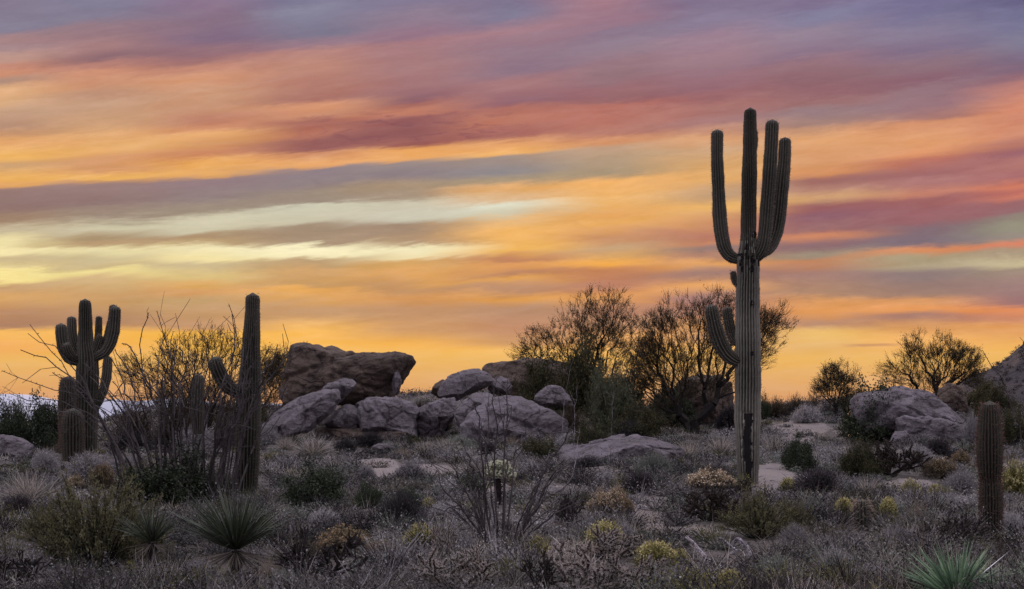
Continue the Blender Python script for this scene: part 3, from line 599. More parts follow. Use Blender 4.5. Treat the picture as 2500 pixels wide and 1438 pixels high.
# ---------------------------------------------------------------- shrubs (unit size: half-width 1, height 1)
def shrub_mound(seed, nt=420, nl=900, twig=.011, leaf=.055, spread=1.0, mat=None, zlo=.06, out=.5):
    """a mound of fine twigs rising from one foot, small leaves near the ends"""
    r = np.random.default_rng(seed); mb = MB()
    lob = dirs(9, r, .15, .95)*np.array([1, 1, .95]); lw = r.uniform(.58, 1.12, 9)
    D = dirs(nt, r, zlo, 1.0)
    w = np.exp(5.5*(D@lob.T)); w /= w.sum(1, keepdims=True); ext = (w*lw[None]).sum(1)*r.uniform(.7, 1.06, nt)
    Pe = D*ext[:, None]*np.array([spread, spread, 1.0]); Pe[:, 2] = np.maximum(Pe[:, 2], .04)
    B = Pe*np.array([.12, .12, 0])*r.uniform(.3, 1.4, (nt, 1))
    M = B*.5+Pe*.5; M[:, 2] += .05
    M += r.normal(0, .03, M.shape)
    tt = r.uniform(0, .55, nt)
    tubes(mb, B, M, twig, twig*.8, 3, tt)
    tubes(mb, M, Pe, twig*.8, twig*.35, 3, tt+.15)
    # side sprigs
    k = 3; idx = np.repeat(np.arange(nt), k); f = r.uniform(.35, 1, len(idx))[:, None]
    S = M[idx]*(1-f)+Pe[idx]*f; dd = unit(Pe[idx]-M[idx])+r.normal(0, .6, (len(idx), 3))
    blades(mb, S, dd, r.uniform(.08, .22, len(idx)), twig*1.3, 0, r.uniform(.2, 1, len(idx)), 0, r)
    if nl:
        i = r.integers(0, nt, nl); f = r.uniform(.45, 1.05, nl)[:, None]
        C = M[i]*(1-f)+Pe[i]*f+r.normal(0, .035, (nl, 3)); C[:, 2] = np.abs(C[:, 2])
        leaves(mb, C, leaf*r.uniform(.6, 1.4, nl), r.uniform(.25, 1, nl), 0, r, .5)
    return mb, Pe
def heads(P_, seed, mat_size=.05, frac=.6, k=6, top=.35):
    r = np.random.default_rng(seed+99); mb = MB()
    s = P_[(P_[:, 2] > top*r.uniform(.6, 1.2, len(P_)))]; s = s[r.uniform(size=len(s)) < frac]
    a = np.arctan2(s[:, 1], s[:, 0]); p4 = r.uniform(0, 6.28, 2); s = s[np.sin(3*a+p4[0])+np.sin(6*s[:, 2]+p4[1])+r.normal(0, .5, len(s)) > -.5]
    C = np.repeat(s, k, 0)+r.normal(0, .045, (len(s)*k, 3))
    leaves(mb, C, mat_size*r.uniform(.6, 1.3, len(C)), r.uniform(0, 1, len(C)), 0, r, .8)
    return mb
def shrub_leafy(seed, nb=26, nl=3200, leaf=.06, twig=.016, upright=.3):
    """woody shrub: branches ending in uneven leaf clumps with gaps between"""
    r = np.random.default_rng(seed); st = MB(); lf = MB()
    D = dirs(nb, r, upright, 1.0)*1.0; p3 = r.uniform(0, 6.28, 2); ext = r.uniform(.5, 1.02, nb)*(.85+.22*np.sin(3*np.arctan2(D[:, 1], D[:, 0])+p3[0])+.12*np.sin(7*D[:, 2]+p3[1]))
    E = D*ext[:, None]; E[:, 2] = E[:, 2]*.95+.05
    B = E*np.array([.1, .1, 0]); M = (B+E)*.5+r.normal(0, .06, E.shape)
    tubes(st, B, M, twig, twig*.7, 4, .3); tubes(st, M, E, twig*.7, twig*.3, 3, .5)
    # secondary
    k = 6; i = np.repeat(np.arange(nb), k); f = r.uniform(.2, 1, len(i))[:, None]
    S = M[i]*(1-f)+E[i]*f; dd = unit(unit(E[i])+r.normal(0, .6, S.shape)); L = r.uniform(.12, .32, len(i)); T = S+dd*L[:, None]
    tubes(st, S, T, twig*.45, twig*.2, 3, .6)
    cl = np.concatenate([E, T]); cs = r.uniform(.035, .12, len(cl))
    j = r.integers(0, len(cl), nl); C = cl[j]+r.normal(0, 1, (nl, 3))*cs[j][:, None]
    C[:, 2] = np.maximum(C[:, 2], .02)
    tone = r.uniform(.1, .9, len(cl))[j]
    leaves(lf, C, leaf*r.uniform(.6, 1.4, nl), (tone*.6+r.uniform(0, .4, nl)), 0, r, .45)
    return st, lf
def shrub_feather(seed, ns=90, nl=16000, leaf=.042):
    """plumed upright shrub: long wands clothed in fine foliage"""
    r = np.random.default_rng(seed); st = MB(); lf = MB()
    D = dirs(ns, r, .25, 1.0); E = D*r.uniform(.65, 1.05, ns)[:, None]
    B = E*np.array([.12, .12, 0]); M = (B+E)*.5+np.array([0, 0, .05])
    tubes(st, B, M, .011, .008, 3, .2); tubes(st, M, E, .008, .003, 3, .4)
    k = 7; i = np.repeat(np.arange(ns), k); f = r.uniform(-.3, 1, len(i))[:, None]
    ff = np.clip(f, 0, 1); S = np.where(f < 0, B[i]*(-f)+M[i]*(1+f), M[i]*(1-ff)+E[i]*ff)
    dd = unit(unit(E[i]-B[i])+r.normal(0, .35, S.shape)); T = S+dd*r.uniform(.1, .28, len(i))[:, None]
    tubes(st, S, T, .004, .002, 3, .5)
    j = r.integers(0, len(S), nl); g = r.uniform(0, 1.1, nl)[:, None]
    C = S[j]*(1-g)+T[j]*g+r.normal(0, .018, (nl, 3)); tone = r.uniform(0, 1, len(S))[j]
    leaves(lf, C, leaf*r.uniform(.6, 1.4, nl), tone*.6+r.uniform(0, .4, nl), 0, r, .35, up=.5)
    return st, lf
def tuft(seed, n=260, w=.012, spread=.9):
    r = np.random.default_rng(seed); mb = MB()
    D = dirs(n, r, .35, 1.0); D[:, :2] *= spread
    B = np.concatenate([r.normal(0, .10, (n, 2)), np.zeros((n, 1))], 1)
    blades(mb, B, D, r.uniform(.6, 1.12, n), w*r.uniform(.7, 1.5, n), r.uniform(0, .22, n), r.uniform(0, 1, n), 0, r)
    return mb
def chol_branches(seed, n0=5, depth=4, L0=.34, ang=.7, zmin=.25, shrink=.8, nsplit=2, flat=1.0):
    r = np.random.default_rng(seed); seg = []
    def rec(p, d, L, k, lev):
        q = p+d*L; q[2] = max(q[2], .02)
        m = (p+q)/2+r.normal(0, L*.06, 3)
        seg.append((p, m, lev, False)); seg.append((m, q, lev, k == 0))
        if k == 0: return
        ns = nsplit if r.uniform() > .3 else nsplit+1
        if r.uniform() < .12 and k < depth-1: return
        for _ in range(ns):
            dd = d+r.normal(0, ang, 3); dd[2] += .22; dd = dd/np.linalg.norm(dd)
            rec(q.copy(), dd, L*shrink*r.uniform(.75, 1.2), k-1, lev+1)
    for i in range(n0):
        d = dirs(1, r, zmin, .9)[0]; rec(np.array([r.normal(0, .05), r.normal(0, .05), 0.]), d, L0*r.uniform(.8, 1.15), depth, 0)
    return seg
def norm_seg(seg):
    P0 = np.array([s[0] for s in seg]); P1 = np.array([s[1] for s in seg]); lv = np.array([s[2] for s in seg]); tip = np.array([s[3] for s in seg])
    a = np.concatenate([P0, P1]); w = np.percentile(np.hypot(a[:, 0], a[:, 1]), 96); h = a[:, 2].max()
    k = np.array([1/w, 1/w, 1/h]); return P0*k, P1*k, lv, tip
def cholla_dead(seed, rad=.030, n0=6, depth=4):
    P0, P1, lv, tip = norm_seg(chol_branches(seed, n0, depth)); mb = MB(); r = np.random.default_rng(seed)
    tubes(mb, P0, P1, rad*.86**lv*r.uniform(.9, 1.15, len(P0)), rad*.84**lv, 5, r.uniform(0, .8, len(P0)))
    i = r.integers(0, len(P0), 500); f = r.uniform(0, 1, (500, 1)); C = P0[i]*(1-f)+P1[i]*f
    blades(mb, C, r.normal(size=(500, 3)), rad*2.2, .007, 0, r.uniform(0, 1, 500), 0, r)
    return mb
def cholla_live(seed, rad=.036, n0=9, depth=3, fuzz=9000, fl=.05, **kw):
    P0, P1, lv, tip = norm_seg(chol_branches(seed, n0, depth, **kw)); mb = MB(); r = np.random.default_rng(seed)
    R_ = rad*.92**lv
    tubes(mb, P0, P1, R_, R_*.92, 6, r.uniform(0, 1, len(P0)), 0)
    d = unit(P1-P0); e = P1[tip]; tubes(mb, e, e+d[tip]*R_[tip][:, None], R_[tip]*.92, R_[tip]*.3, 6, .5, 0)
    ln = np.linalg.norm(P1-P0, axis=1); w = ln*(lv+1.); i = r.choice(len(P0), fuzz, p=w/w.sum()); f = r.uniform(0, 1.15, (fuzz, 1))
    n = unit(np.cross(d[i], r.normal(size=(fuzz, 3)))); C = P0[i]*(1-f)+P1[i]*f+n*(R_[i]*.9)[:, None]
    blades(mb, C, n+r.normal(0, .35, n.shape)+d[i]*.3, fl*r.uniform(.6, 1.2, fuzz), .015, 0, r.uniform(0, 1, fuzz), 1, r)
    return mb
MESHES = {}
def kindmesh(kind, v):
    """[(part name, mesh)]: meshes of one variant of a plant kind, made once"""
    key = (kind, v)
    if key in MESHES: return MESHES[key]
    s = v*17+sum(map(ord, kind)) % 1000
    def mk(mb, nm, mats): return mb.mesh(nm, mats)
    if kind == 'bursage':
        m, p = shrub_mound(s, 800, 2600, .007, .042); out = [('twigs', mk(m, 'twigs', M_burs))]
    elif kind == 'sage':
        m, p = shrub_mound(s, 500, 4600, .008, .045); out = [('foliage', mk(m, 'foliage', M_sage))]
    elif kind == 'dark_mound':
        m, p = shrub_mound(s, 700, 1400, .009, .04); out = [('twigs', mk(m, 'twigs', M_bark2))]
    elif kind in ('straw', 'yellow', 'rust'):
        m, p = shrub_mound(s, 520, 3000, .008, .05, zlo=.1); h = heads(p, s, .060, .75, 9)
        out = [('foliage', mk(m, 'foliage', M_creo if kind == 'yellow' else M_olivebr)), ('flower_heads', mk(h, 'flower_heads', {'straw': M_straw, 'yellow': M_yel, 'rust': M_rust}[kind]))]
    elif kind in ('evergreen', 'creosote', 'palegreen', 'olive'):
        st, lf = shrub_leafy(s, 44, 11000, .058, upright=.12)
        out = [('branches', mk(st, 'branches', M_bark)), ('foliage', mk(lf, 'foliage', {'evergreen': M_dark, 'creosote': M_creo, 'palegreen': M_pale, 'olive': M_pvleaf}[kind]))]
    elif kind == 'feather':
        st, lf = shrub_feather(s); out = [('branches', mk(st, 'branches', M_bark)), ('foliage', mk(lf, 'foliage', M_feath))]
    elif kind == 'palefeather':
        st, lf = shrub_feather(s, 50, 9000); out = [('branches', mk(st, 'branches', M_bark)), ('foliage', mk(lf, 'foliage', M_pale))]
    elif kind == 'tuft': out = [('blades', mk(tuft(s), 'blades', M_blond))]
    elif kind == 'greytuft': out = [('blades', mk(tuft(s, 420, .012), 'blades', M_grass))]
    elif kind == 'deadcholla': out = [('stems', mk(cholla_dead(s), 'stems', M_dead))]
    elif kind == 'darkcholla': out = [('stems', mk(cholla_live(s, .03, 11, 4, 7000, .035), 'stems', [M_dead, M_twig]))]
    elif kind == 'cholla': out = [('stems', mk(cholla_live(s), 'stems', [M_chol, M_cholfuzz]))]
    elif kind == 'bare':
        m, p = shrub_mound(s, 300, 0, .009, .05, zlo=.2); out = [('twigs', mk(m, 'twigs', M_twig))]
    elif kind == 'agave':
        mb = MB(); r = np.random.default_rng(s); D = dirs(60, r, .1, .9); blades(mb, D*.05, D, r.uniform(.7, 1.05, 60), .07, 0, r.uniform(0, 1, 60), 0, r)
        out = [('leaves', mk(mb, 'leaves', M_rust))]
    MESHES[key] = out
    return out
M_feath = plant_mat('grey_olive_plumes', [(.018, .022, .011), (.080, .086, .042), (.25, .24, .12)], .3, .6, .15)
M_bark2 = plant_mat('dark_purple_twigs', [(.007, .006, .007), (.024, .020, .023), (.075, .066, .072)], .15, .7, .2)
M_olivebr = plant_mat('brown_olive_stems', [(.016, .013, .009), (.065, .053, .034), (.18, .15, .10)], .25, .6, .15)
cnt = [0]; SPOTS = []
def plant(kind, px, py, w, h, name, cat, label, group=None, Y=None, depth=None, lift=0.0):
    """px, py: foot of the plant in the photograph; w, h its size there"""
    if Y is None: x, y, z = solve(px, py)
    else: y = Y; x = (px-1250)/F*Y; z = float(ground_z(x, y)) if lift == 0 else (1000-py)/F*Y
    cnt[0] += 1; v = cnt[0] % (4 if kind in ('bursage', 'sage') else 3)
    e = empty(name, (x, y, z-.02), label, cat, group)
    rw = w*.5/F*y; rh = h/F*y
    SPOTS.append((x, y, rw, kind in ('yellow', 'straw', 'rust', 'feather', 'cholla', 'deadcholla', 'darkcholla', 'evergreen')))
    e.scale = (rw, min(rw, rh*1.6) if depth is None else depth, rh); e.rotation_euler = (0, 0, 0)
    a = rng.uniform(0, 6.28)
    for nm, me in kindmesh(kind, v):
        o = bpy.data.objects.new(nm, me); COL.objects.link(o); o.parent = e; o.rotation_euler = (0, 0, a)
    return e
def S(kind, px, py, w, h, name, cat, label, **k): return plant(kind, px, py, w, h, name, cat, label, **k)
sh = 'shrub'
# left foreground
S('feather', 235, 1405, 330, 265, 'feathery_shrub', sh, 'large yellow-green feathery shrub in the left foreground')
S('feather', 330, 1380, 200, 170, 'feathery_shrub', sh, 'smaller olive feathery shrub left of the two spiky rosette plants')
S('feather', 110, 1330, 170, 100, 'feathery_shrub', sh, 'low yellowish feathery shrub at the far left behind the large one')
S('evergreen', 430, 1235, 270, 130, 'green_shrub', sh, 'dark green shrub growing around the foot of the left thorny canes')
S('creosote', 350, 1215, 120, 95, 'green_shrub', sh, 'brownish green shrub at the left foot of the left thorny canes')
S('evergreen', 520, 1225, 130, 85, 'green_shrub', sh, 'dark green shrub left of the foot of the straight saguaro')
S('rust', 250, 1195, 75, 78, 'flowering_shrub', sh, 'orange-yellow dry shrub above the large feathery shrub')
S('straw', 182, 1195, 60, 45, 'flowering_shrub', sh, 'small straw-topped shrub just left of the orange-yellow one')
S('greytuft', 70, 1230, 210, 110, 'grass_clump', 'grass', 'broad pale grey grass clump at the left edge')
S('bursage', 110, 1150, 90, 62, 'round_shrub', sh, 'dark rounded shrub below the smooth grey boulder at left')
S('dark_mound', 45, 1262, 100, 70, 'round_shrub', sh, 'dark twiggy shrub at the left edge under the pale grass')
S('bursage', 215, 1165, 150, 75, 'round_shrub', sh, 'purple-grey bushy shrub right of the red-spined barrel cactus')
S('bursage', 300, 1160, 110, 70, 'round_shrub', sh, 'grey shrub behind the left canes of the left thorny plant')
S('deadcholla', 62, 1440, 210, 100, 'dead_cholla', 'cactus', 'black dead cholla skeleton in the bottom left corner')
S('creosote', 315, 1440, 100, 60, 'green_shrub', sh, 'small bright green shrub at the bottom below the large feathery shrub')
S('evergreen', 648, 1330, 100, 48, 'green_shrub', sh, 'low dark green shrub right of the big rosette plant')
S('tuft', 655, 1410, 90, 85, 'grass_clump', 'grass', 'upright grass clump right of the skirt of the big rosette plant')
S('evergreen', 770, 1232, 195, 105, 'green_shrub', sh, 'wide dark evergreen shrub right of the straight saguaro')
S('evergreen', 900, 1240, 80, 62, 'green_shrub', sh, 'small green shrub at the right end of the wide evergreen')
S('bursage', 790, 1288, 120, 60, 'round_shrub', sh, 'blue-grey shrub on the sand below the wide evergreen')
S('bursage', 680, 1222, 80, 50, 'round_shrub', sh, 'small blue-grey shrub at the right foot of the straight saguaro')
S('rust', 830, 1358, 220, 90, 'flowering_shrub', sh, 'orange-headed shrub behind the large dead cholla')
S('deadcholla', 790, 1432, 225, 150, 'dead_cholla', 'cactus', 'large black dead cholla skeleton left of centre at the bottom')
S('dark_mound', 985, 1285, 170, 95, 'round_shrub', sh, 'large dark twiggy mound casting a black hollow left of centre')
S('bursage', 1090, 1270, 120, 70, 'round_shrub', sh, 'grey-violet shrub between the dark mound and the central thorny canes')
S('yellow', 1047, 1248, 44, 42, 'flowering_shrub', sh, 'tiny yellow-topped shrub on the right shoulder of the dark mound')
S('yellow', 1020, 1345, 105, 70, 'flowering_shrub', sh, 'yellow-dotted shrub on the sandy path left of the central canes')
S('cholla', 1090, 1362, 90, 88, 'cholla', 'cactus', 'reddish upright cholla left of the central thorny canes')
S('greytuft', 765, 1112, 150, 70, 'grass_clump', 'grass', 'large grey grass clump under the tilted slab')
S('bursage', 770, 1106, 100, 40, 'round_shrub', sh, 'dark shrub inside the large grey grass clump under the tilted slab')
S('dark_mound', 900, 1092, 110, 48, 'round_shrub', sh, 'dark shrub in the shade of the middle rock')
S('bursage', 1000, 1166, 100, 52, 'round_shrub', sh, 'round dark grey shrub on the open sand below the rock pile')
S('bursage', 895, 1170, 70, 50, 'round_shrub', sh, 'small twiggy grey shrub left of the round dark one')
S('tuft', 985, 1112, 60, 34, 'grass_clump', 'grass', 'short yellowish grass tuft below the angular rock')
S('greytuft', 1090, 1108, 130, 55, 'grass_clump', 'grass', 'grey grass clump at the foot of the leaning slab')
S('agave', 1158, 1160, 62, 36, 'spiky_rosette', 'plant', 'small reddish spiky rosette left of the cream cholla')
S('bursage', 1298, 1152, 58, 40, 'round_shrub', sh, 'dark shrub at the left end of the low purple outcrop')
S('tuft', 1250, 1090, 70, 40, 'grass_clump', 'grass', 'blond grass at the foot of the big sloping rock')
# trees handled below; middle shrubs
S('palegreen', 1487, 1062, 130, 175, 'pale_green_shrub', sh, 'pale green upright shrub between the big sloping rock and the mesquite')
S('palefeather', 1455, 1045, 70, 120, 'pale_green_shrub', sh, 'thin pale green shrub left of the taller pale green one')
S('olive', 1440, 1112, 120, 100, 'green_shrub', sh, 'dark olive shrub behind the low purple outcrop')
S('olive', 1560, 1072, 150, 90, 'green_shrub', sh, 'grey-green shrub left of the dark mesquite trunk')
S('bare', 1395, 1060, 80, 90, 'bare_shrub', sh, 'leafless silvery shrub at the right end of the big sloping rock')
S('bare', 1400, 990, 90, 50, 'bare_shrub', sh, 'leafless grey shrub above the right end of the big sloping rock')
S('tuft', 1390, 1118, 80, 38, 'grass_clump', 'grass', 'tan grass tuft on the low purple outcrop')
S('sage', 1600, 1160, 130, 68, 'grey_green_shrub', sh, 'grey-green rounded shrub at the right end of the low purple outcrop')
S('dark_mound', 1560, 1205, 130, 70, 'round_shrub', sh, 'dark purple shrub just above the tan round bush')
S('bursage', 1480, 1185, 90, 48, 'round_shrub', sh, 'grey shrub below the middle of the low purple outcrop')
S('straw', 1478, 1258, 100, 72, 'flowering_shrub', sh, 'round tan straw-headed bush standing alone on the sand right of centre')
S('straw', 1505, 1228, 52, 52, 'flowering_shrub', sh, 'small straw-headed tuft rising behind the round tan bush')
S('rust', 1528, 1252, 55, 48, 'flowering_shrub', sh, 'brown dry tuft at the right side of the round tan bush')
S('dark_mound', 1636, 1232, 38, 24, 'round_shrub', sh, 'tiny dark shrub alone on the bare sand')
S('straw', 1735, 1200, 150, 70, 'flowering_shrub', sh, 'straw-headed shrub touching the left foot of the tallest saguaro')
S('darkcholla', 1730, 1272, 160, 95, 'dark_cholla', 'cactus', 'dense dark cholla tangle left of the foot of the tallest saguaro')
S('darkcholla', 1800, 1225, 90, 60, 'dark_cholla', 'cactus', 'small dark cholla against the left foot of the tallest saguaro')
S('feather', 1850, 1315, 220, 118, 'feathery_shrub', sh, 'bright olive feathery shrub in front of the tallest saguaro')
S('feather', 1935, 1290, 120, 70, 'feathery_shrub', sh, 'low olive feathery shrub right of the bright olive one')
S('deadcholla', 1385, 1298, 110, 100, 'dead_cholla', 'cactus', 'dark branching cholla above the squat barrel cactus')
S('yellow', 1475, 1338, 130, 80, 'flowering_shrub', sh, 'yellow-green shrub right of the squat barrel cactus')
S('bursage', 1520, 1330, 110, 75, 'round_shrub', sh, 'silvery twigged shrub behind the bottom cholla thicket')
S('yellow', 1600, 1388, 140, 85, 'flowering_shrub', sh, 'broad yellow-flowered shrub left of the fallen cactus ribs')
S('yellow', 1662, 1378, 70, 48, 'flowering_shrub', sh, 'small yellow-flowered shrub touching the end of the fallen cactus ribs')
S('yellow', 1600, 1420, 60, 40, 'flowering_shrub', sh, 'small pale-headed shrub below the broad yellow-flowered shrub')
S('yellow', 1690, 1425, 70, 50, 'flowering_shrub', sh, 'bright yellow-green tuft below the fallen cactus ribs')
S('yellow', 1780, 1450, 95, 72, 'flowering_shrub', sh, 'yellow-headed shrub at the bottom edge under the fallen cactus ribs')
S('yellow', 1315, 1368, 80, 62, 'flowering_shrub', sh, 'yellow-brown shrub left of the squat barrel cactus')
S('dark_mound', 1290, 1350, 70, 50, 'round_shrub', sh, 'dark shrub at the right foot of the central thorny canes')
# right side
S('dark_mound', 1995, 1212, 170, 85, 'round_shrub', sh, 'wide dark purple shrub right of the sandy trail bend')
S('evergreen', 1948, 1150, 95, 90, 'green_shrub', sh, 'spiky dark green shrub right of the tallest saguaro beside the trail')
S('olive', 2100, 1165, 130, 90, 'green_shrub', sh, 'olive shrub below the dark thicket left of the right outcrop')
S('evergreen', 2140, 1080, 190, 135, 'green_shrub', sh, 'big dark green thicket against the left side of the right outcrop')
S('evergreen', 2095, 1070, 90, 80, 'green_shrub', sh, 'dark green shrub at the left end of the big dark thicket')
S('darkcholla', 2170, 1160, 160, 92, 'dark_cholla', 'cactus', 'branching dark cholla below the right outcrop')
S('dark_mound', 2290, 1108, 80, 50, 'round_shrub', sh, 'round grey-brown shrub at the foot of the craggy lower rock')
S('bursage', 2240, 1135, 110, 60, 'round_shrub', sh, 'grey shrub between the branching cholla and the right outcrop')
S('rust', 2296, 1168, 100, 62, 'flowering_shrub', sh, 'orange-tan flowering shrub on the right above the grey shrub')
S('rust', 2345, 1135, 60, 42, 'flowering_shrub', sh, 'small orange-tan shrub beside the tall barrel cactus')
S('bursage', 2345, 1205, 110, 68, 'round_shrub', sh, 'grey shrub left of the waist of the tall barrel cactus')
S('yellow', 2060, 1262, 62, 60, 'flowering_shrub', sh, 'yellow-flowered shrub left of the small barrel cactus')
S('yellow', 2168, 1262, 72, 60, 'flowering_shrub', sh, 'yellow-flowered shrub right of the small barrel cactus')
S('yellow', 2225, 1222, 70, 55, 'flowering_shrub', sh, 'bright yellow-flowered shrub on the flat sand at right')
S('yellow', 2282, 1222, 62, 50, 'flowering_shrub', sh, 'dull yellow shrub between the bright one and the tall barrel cactus')
S('yellow', 1925, 1200, 60, 42, 'flowering_shrub', sh, 'small yellow-topped shrub at the edge of the trail')
S('sage', 1985, 1265, 85, 62, 'grey_green_shrub', sh, 'silvery grey-green shrub left of the yellow and small barrel cactus group')
S('bursage', 2035, 1232, 70, 48, 'round_shrub', sh, 'violet-grey shrub behind the silvery grey-green one')
S('tuft', 2240, 1272, 92, 78, 'grass_clump', 'grass', 'fan of stiff blond stems right of the small barrel cactus')
S('greytuft', 2120, 1215, 110, 72, 'grass_clump', 'grass', 'grey-green grass clump behind the small barrel cactus')
S('darkcholla', 2310, 1345, 150, 88, 'dark_cholla', 'cactus', 'tangled dark cholla left of the foot of the tall barrel cactus')
S('deadcholla', 2370, 1330, 90, 80, 'dead_cholla', 'cactus', 'upright black cholla stems touching the foot of the tall barrel cactus')
S('yellow', 2480, 1212, 95, 88, 'flowering_shrub', sh, 'green shrub with yellow heads cut by the right edge')
S('bursage', 1945, 1345, 110, 80, 'round_shrub', sh, 'silver twigged shrub right of the bright olive shrub')
S('bursage', 2040, 1400, 140, 80, 'round_shrub', sh, 'wide grey shrub below the small barrel cactus')
S('sage', 1900, 1430, 190, 90, 'grey_green_shrub', sh, 'wide silver-green mound at the bottom right of the fallen cactus ribs')
S('bursage', 2190, 1345, 120, 75, 'round_shrub', sh, 'purple-grey shrub right below the small barrel cactus')
S('bursage', 2120, 1440, 160, 80, 'round_shrub', sh, 'pale grey shrub at the bottom edge left of the bright green rosette')
S('sage', 2230, 1405, 110, 70, 'grey_green_shrub', sh, 'small silver shrub just left of the bright green rosette')
S('bursage', 2470, 1310, 110, 90, 'round_shrub', sh, 'grey shrub right of the foot of the tall barrel cactus')
S('dark_mound', 2465, 1375, 120, 70, 'round_shrub', sh, 'dark shrub between the two green rosettes in the lower right corner')
# skyline and far shrubs
S('bare', 1890, 1022, 85, 62, 'bare_shrub', sh, 'wispy rim-lit shrub on the skyline right of the tallest saguaro')
S('bursage', 1968, 1032, 100, 55, 'round_shrub', sh, 'round brown shrub on the skyline below the wispy trees')
S('bare', 1940, 985, 80, 70, 'bare_shrub', sh, 'wispy leafless shrub on the skyline left of the dark skyline bush', Y=60)
S('bare', 1985, 985, 50, 55, 'bare_shrub', sh, 'thin leafless shrub touching the dark skyline bush', Y=60)
S('evergreen', 1866, 985, 44, 62, 'dark_bush', 'bush', 'dark sprig showing just right of the tallest saguaro on the skyline', Y=58)
S('bursage', 2130, 985, 70, 36, 'round_shrub', sh, 'small shrub between the dark skyline bush and the right outcrop', Y=58)
S('olive', 2405, 1045, 90, 70, 'green_shrub', sh, 'grey-green shrub above the tall barrel cactus')
S('olive', 2470, 1085, 110, 85, 'green_shrub', sh, 'dark olive shrub at the right edge behind the tall barrel cactus')
S('bursage', 2372, 1085, 60, 85, 'round_shrub', sh, 'tall narrow grey shrub between the outcrop and the tall barrel cactus')
S('olive', 2395, 985, 130, 75, 'green_shrub', sh, 'dark green bush at the foot of the hillside', Y=60)
S('bare', 1028, 972, 80, 48, 'bare_shrub', sh, 'reddish leafless shrub in the gap between the largest and the domed boulders', Y=52.5)
S('sage', 1005, 978, 70, 28, 'grey_green_shrub', sh, 'pale grey-green shrub in the gap right of the largest boulder', Y=52)
S('evergreen', 100, 1066, 150, 130, 'dark_bush', 'bush', 'dark green bush left of the many-armed saguaro', Y=43)
S('evergreen', 20, 1066, 130, 110, 'dark_bush', 'bush', 'dark bush at the left edge above the smooth grey boulder', Y=43.5)
S('bare', 45, 1030, 120, 130, 'bare_shrub', sh, 'thin leafless shrub rising above the dark bush at the left edge', Y=46)
S('bare', 120, 1040, 90, 120, 'bare_shrub', sh, 'bare twigs between the dark bush and the many-armed saguaro', Y=45)
S('olive', 665, 1010, 100, 62, 'green_shrub', sh, 'dark green shrub between the straight saguaro and the largest boulder', Y=49)
S('bursage', 655, 1085, 80, 60, 'round_shrub', sh, 'reddish-grey shrub left of the tilted slab')
S('bursage', 560, 1080, 110, 60, 'round_shrub', sh, 'grey shrub left of the straight saguaro behind the canes')
S('bursage', 480, 1095, 130, 70, 'round_shrub', sh, 'wide grey shrub behind the middle of the left thorny canes')
S('bursage', 380, 1085, 110, 60, 'round_shrub', sh, 'grey shrub behind the left thorny canes beside the many-armed saguaro')
S('darkcholla', 200, 1110, 70, 40, 'dark_cholla', 'cactus', 'small dark cholla in front of the red-spined barrel cactus', Y=37)
S('bare', 745, 858, 40, 30, 'sprig', 'plant', 'tiny sprig growing on top of the largest boulder', Y=50.5, lift=1)
S('cholla', 1110, 1440, 210, 105, 'staghorn_cholla', 'cactus', 'pale fuzzy cholla thicket under the central thorny canes')
S('cholla', 1170, 1400, 130, 80, 'staghorn_cholla', 'cactus', 'smaller fuzzy cholla behind the pale thicket at bottom centre')
S('cholla', 1420, 1445, 260, 120, 'staghorn_cholla', 'cactus', 'wide sprawling fuzzy cholla at the bottom right of centre')
S('cholla', 1555, 1448, 190, 118, 'staghorn_cholla', 'cactus', 'fuzzy cholla at the bottom below the yellow-flowered shrub')
S('cholla', 1480, 1372, 200, 95, 'staghorn_cholla', 'cactus', 'fuzzy cholla with long arms behind the wide sprawling one')
S('cholla', 1360, 1352, 60, 40, 'staghorn_cholla', 'cactus', 'small pale cholla in front of the squat barrel cactus')
S('deadcholla', 1330, 1450, 130, 110, 'dead_cholla', 'cactus', 'dark bent cholla branches at the bottom just right of the central canes')

S('olive', 1330, 1000, 150, 130, 'green_shrub', sh, 'dense olive bush at the left foot of the feathery skyline tree', Y=53)
S('olive', 1420, 1000, 170, 175, 'green_shrub', sh, 'dense olive bush under the middle of the feathery skyline tree', Y=53.5)
S('olive', 1520, 1010, 150, 150, 'green_shrub', sh, 'dense olive bush between the feathery skyline tree and the mesquite', Y=53)
S('evergreen', 1630, 1040, 130, 120, 'green_shrub', sh, 'dark bush at the left of the mesquite trunk', Y=52)
S('dark_mound', 1780, 1060, 110, 80, 'round_shrub', sh, 'dark brushy shrub between the mesquite trunk and the tallest saguaro', Y=50)
S('dark_mound', 1540, 1085, 120, 60, 'round_shrub', sh, 'low dark brush in front of the mesquite', Y=45)
S('bare', 330, 1040, 130, 160, 'bare_shrub', sh, 'tangled leafless bush right of the many-armed saguaro', Y=44)
S('bare', 430, 1040, 150, 170, 'bare_shrub', sh, 'tangled leafless bush behind the weathered column', Y=45)
S('bare', 560, 1040, 150, 150, 'bare_shrub', sh, 'tangled leafless bush behind the stubby arm of the straight saguaro', Y=45)
S('dark_mound', 320, 1070, 130, 60, 'round_shrub', sh, 'dark brush on the low rise right of the many-armed saguaro', Y=42)
S('dark_mound', 540, 1060, 140, 60, 'round_shrub', sh, 'dark brush on the low rise left of the straight saguaro', Y=43)
S('sage', 1120, 1100, 120, 45, 'grey_green_shrub', sh, 'grey-green brush under the leaning slab')
S('greytuft', 1680, 1120, 150, 60, 'grass_clump', 'grass', 'pale grass clump right of the low purple outcrop')
S('greytuft', 1760, 1110, 110, 65, 'grass_clump', 'grass', 'pale grass clump touching the left side of the tallest saguaro')
S('greytuft', 1890, 1110, 90, 75, 'grass_clump', 'grass', 'tall pale grass just right of the tallest saguaro')

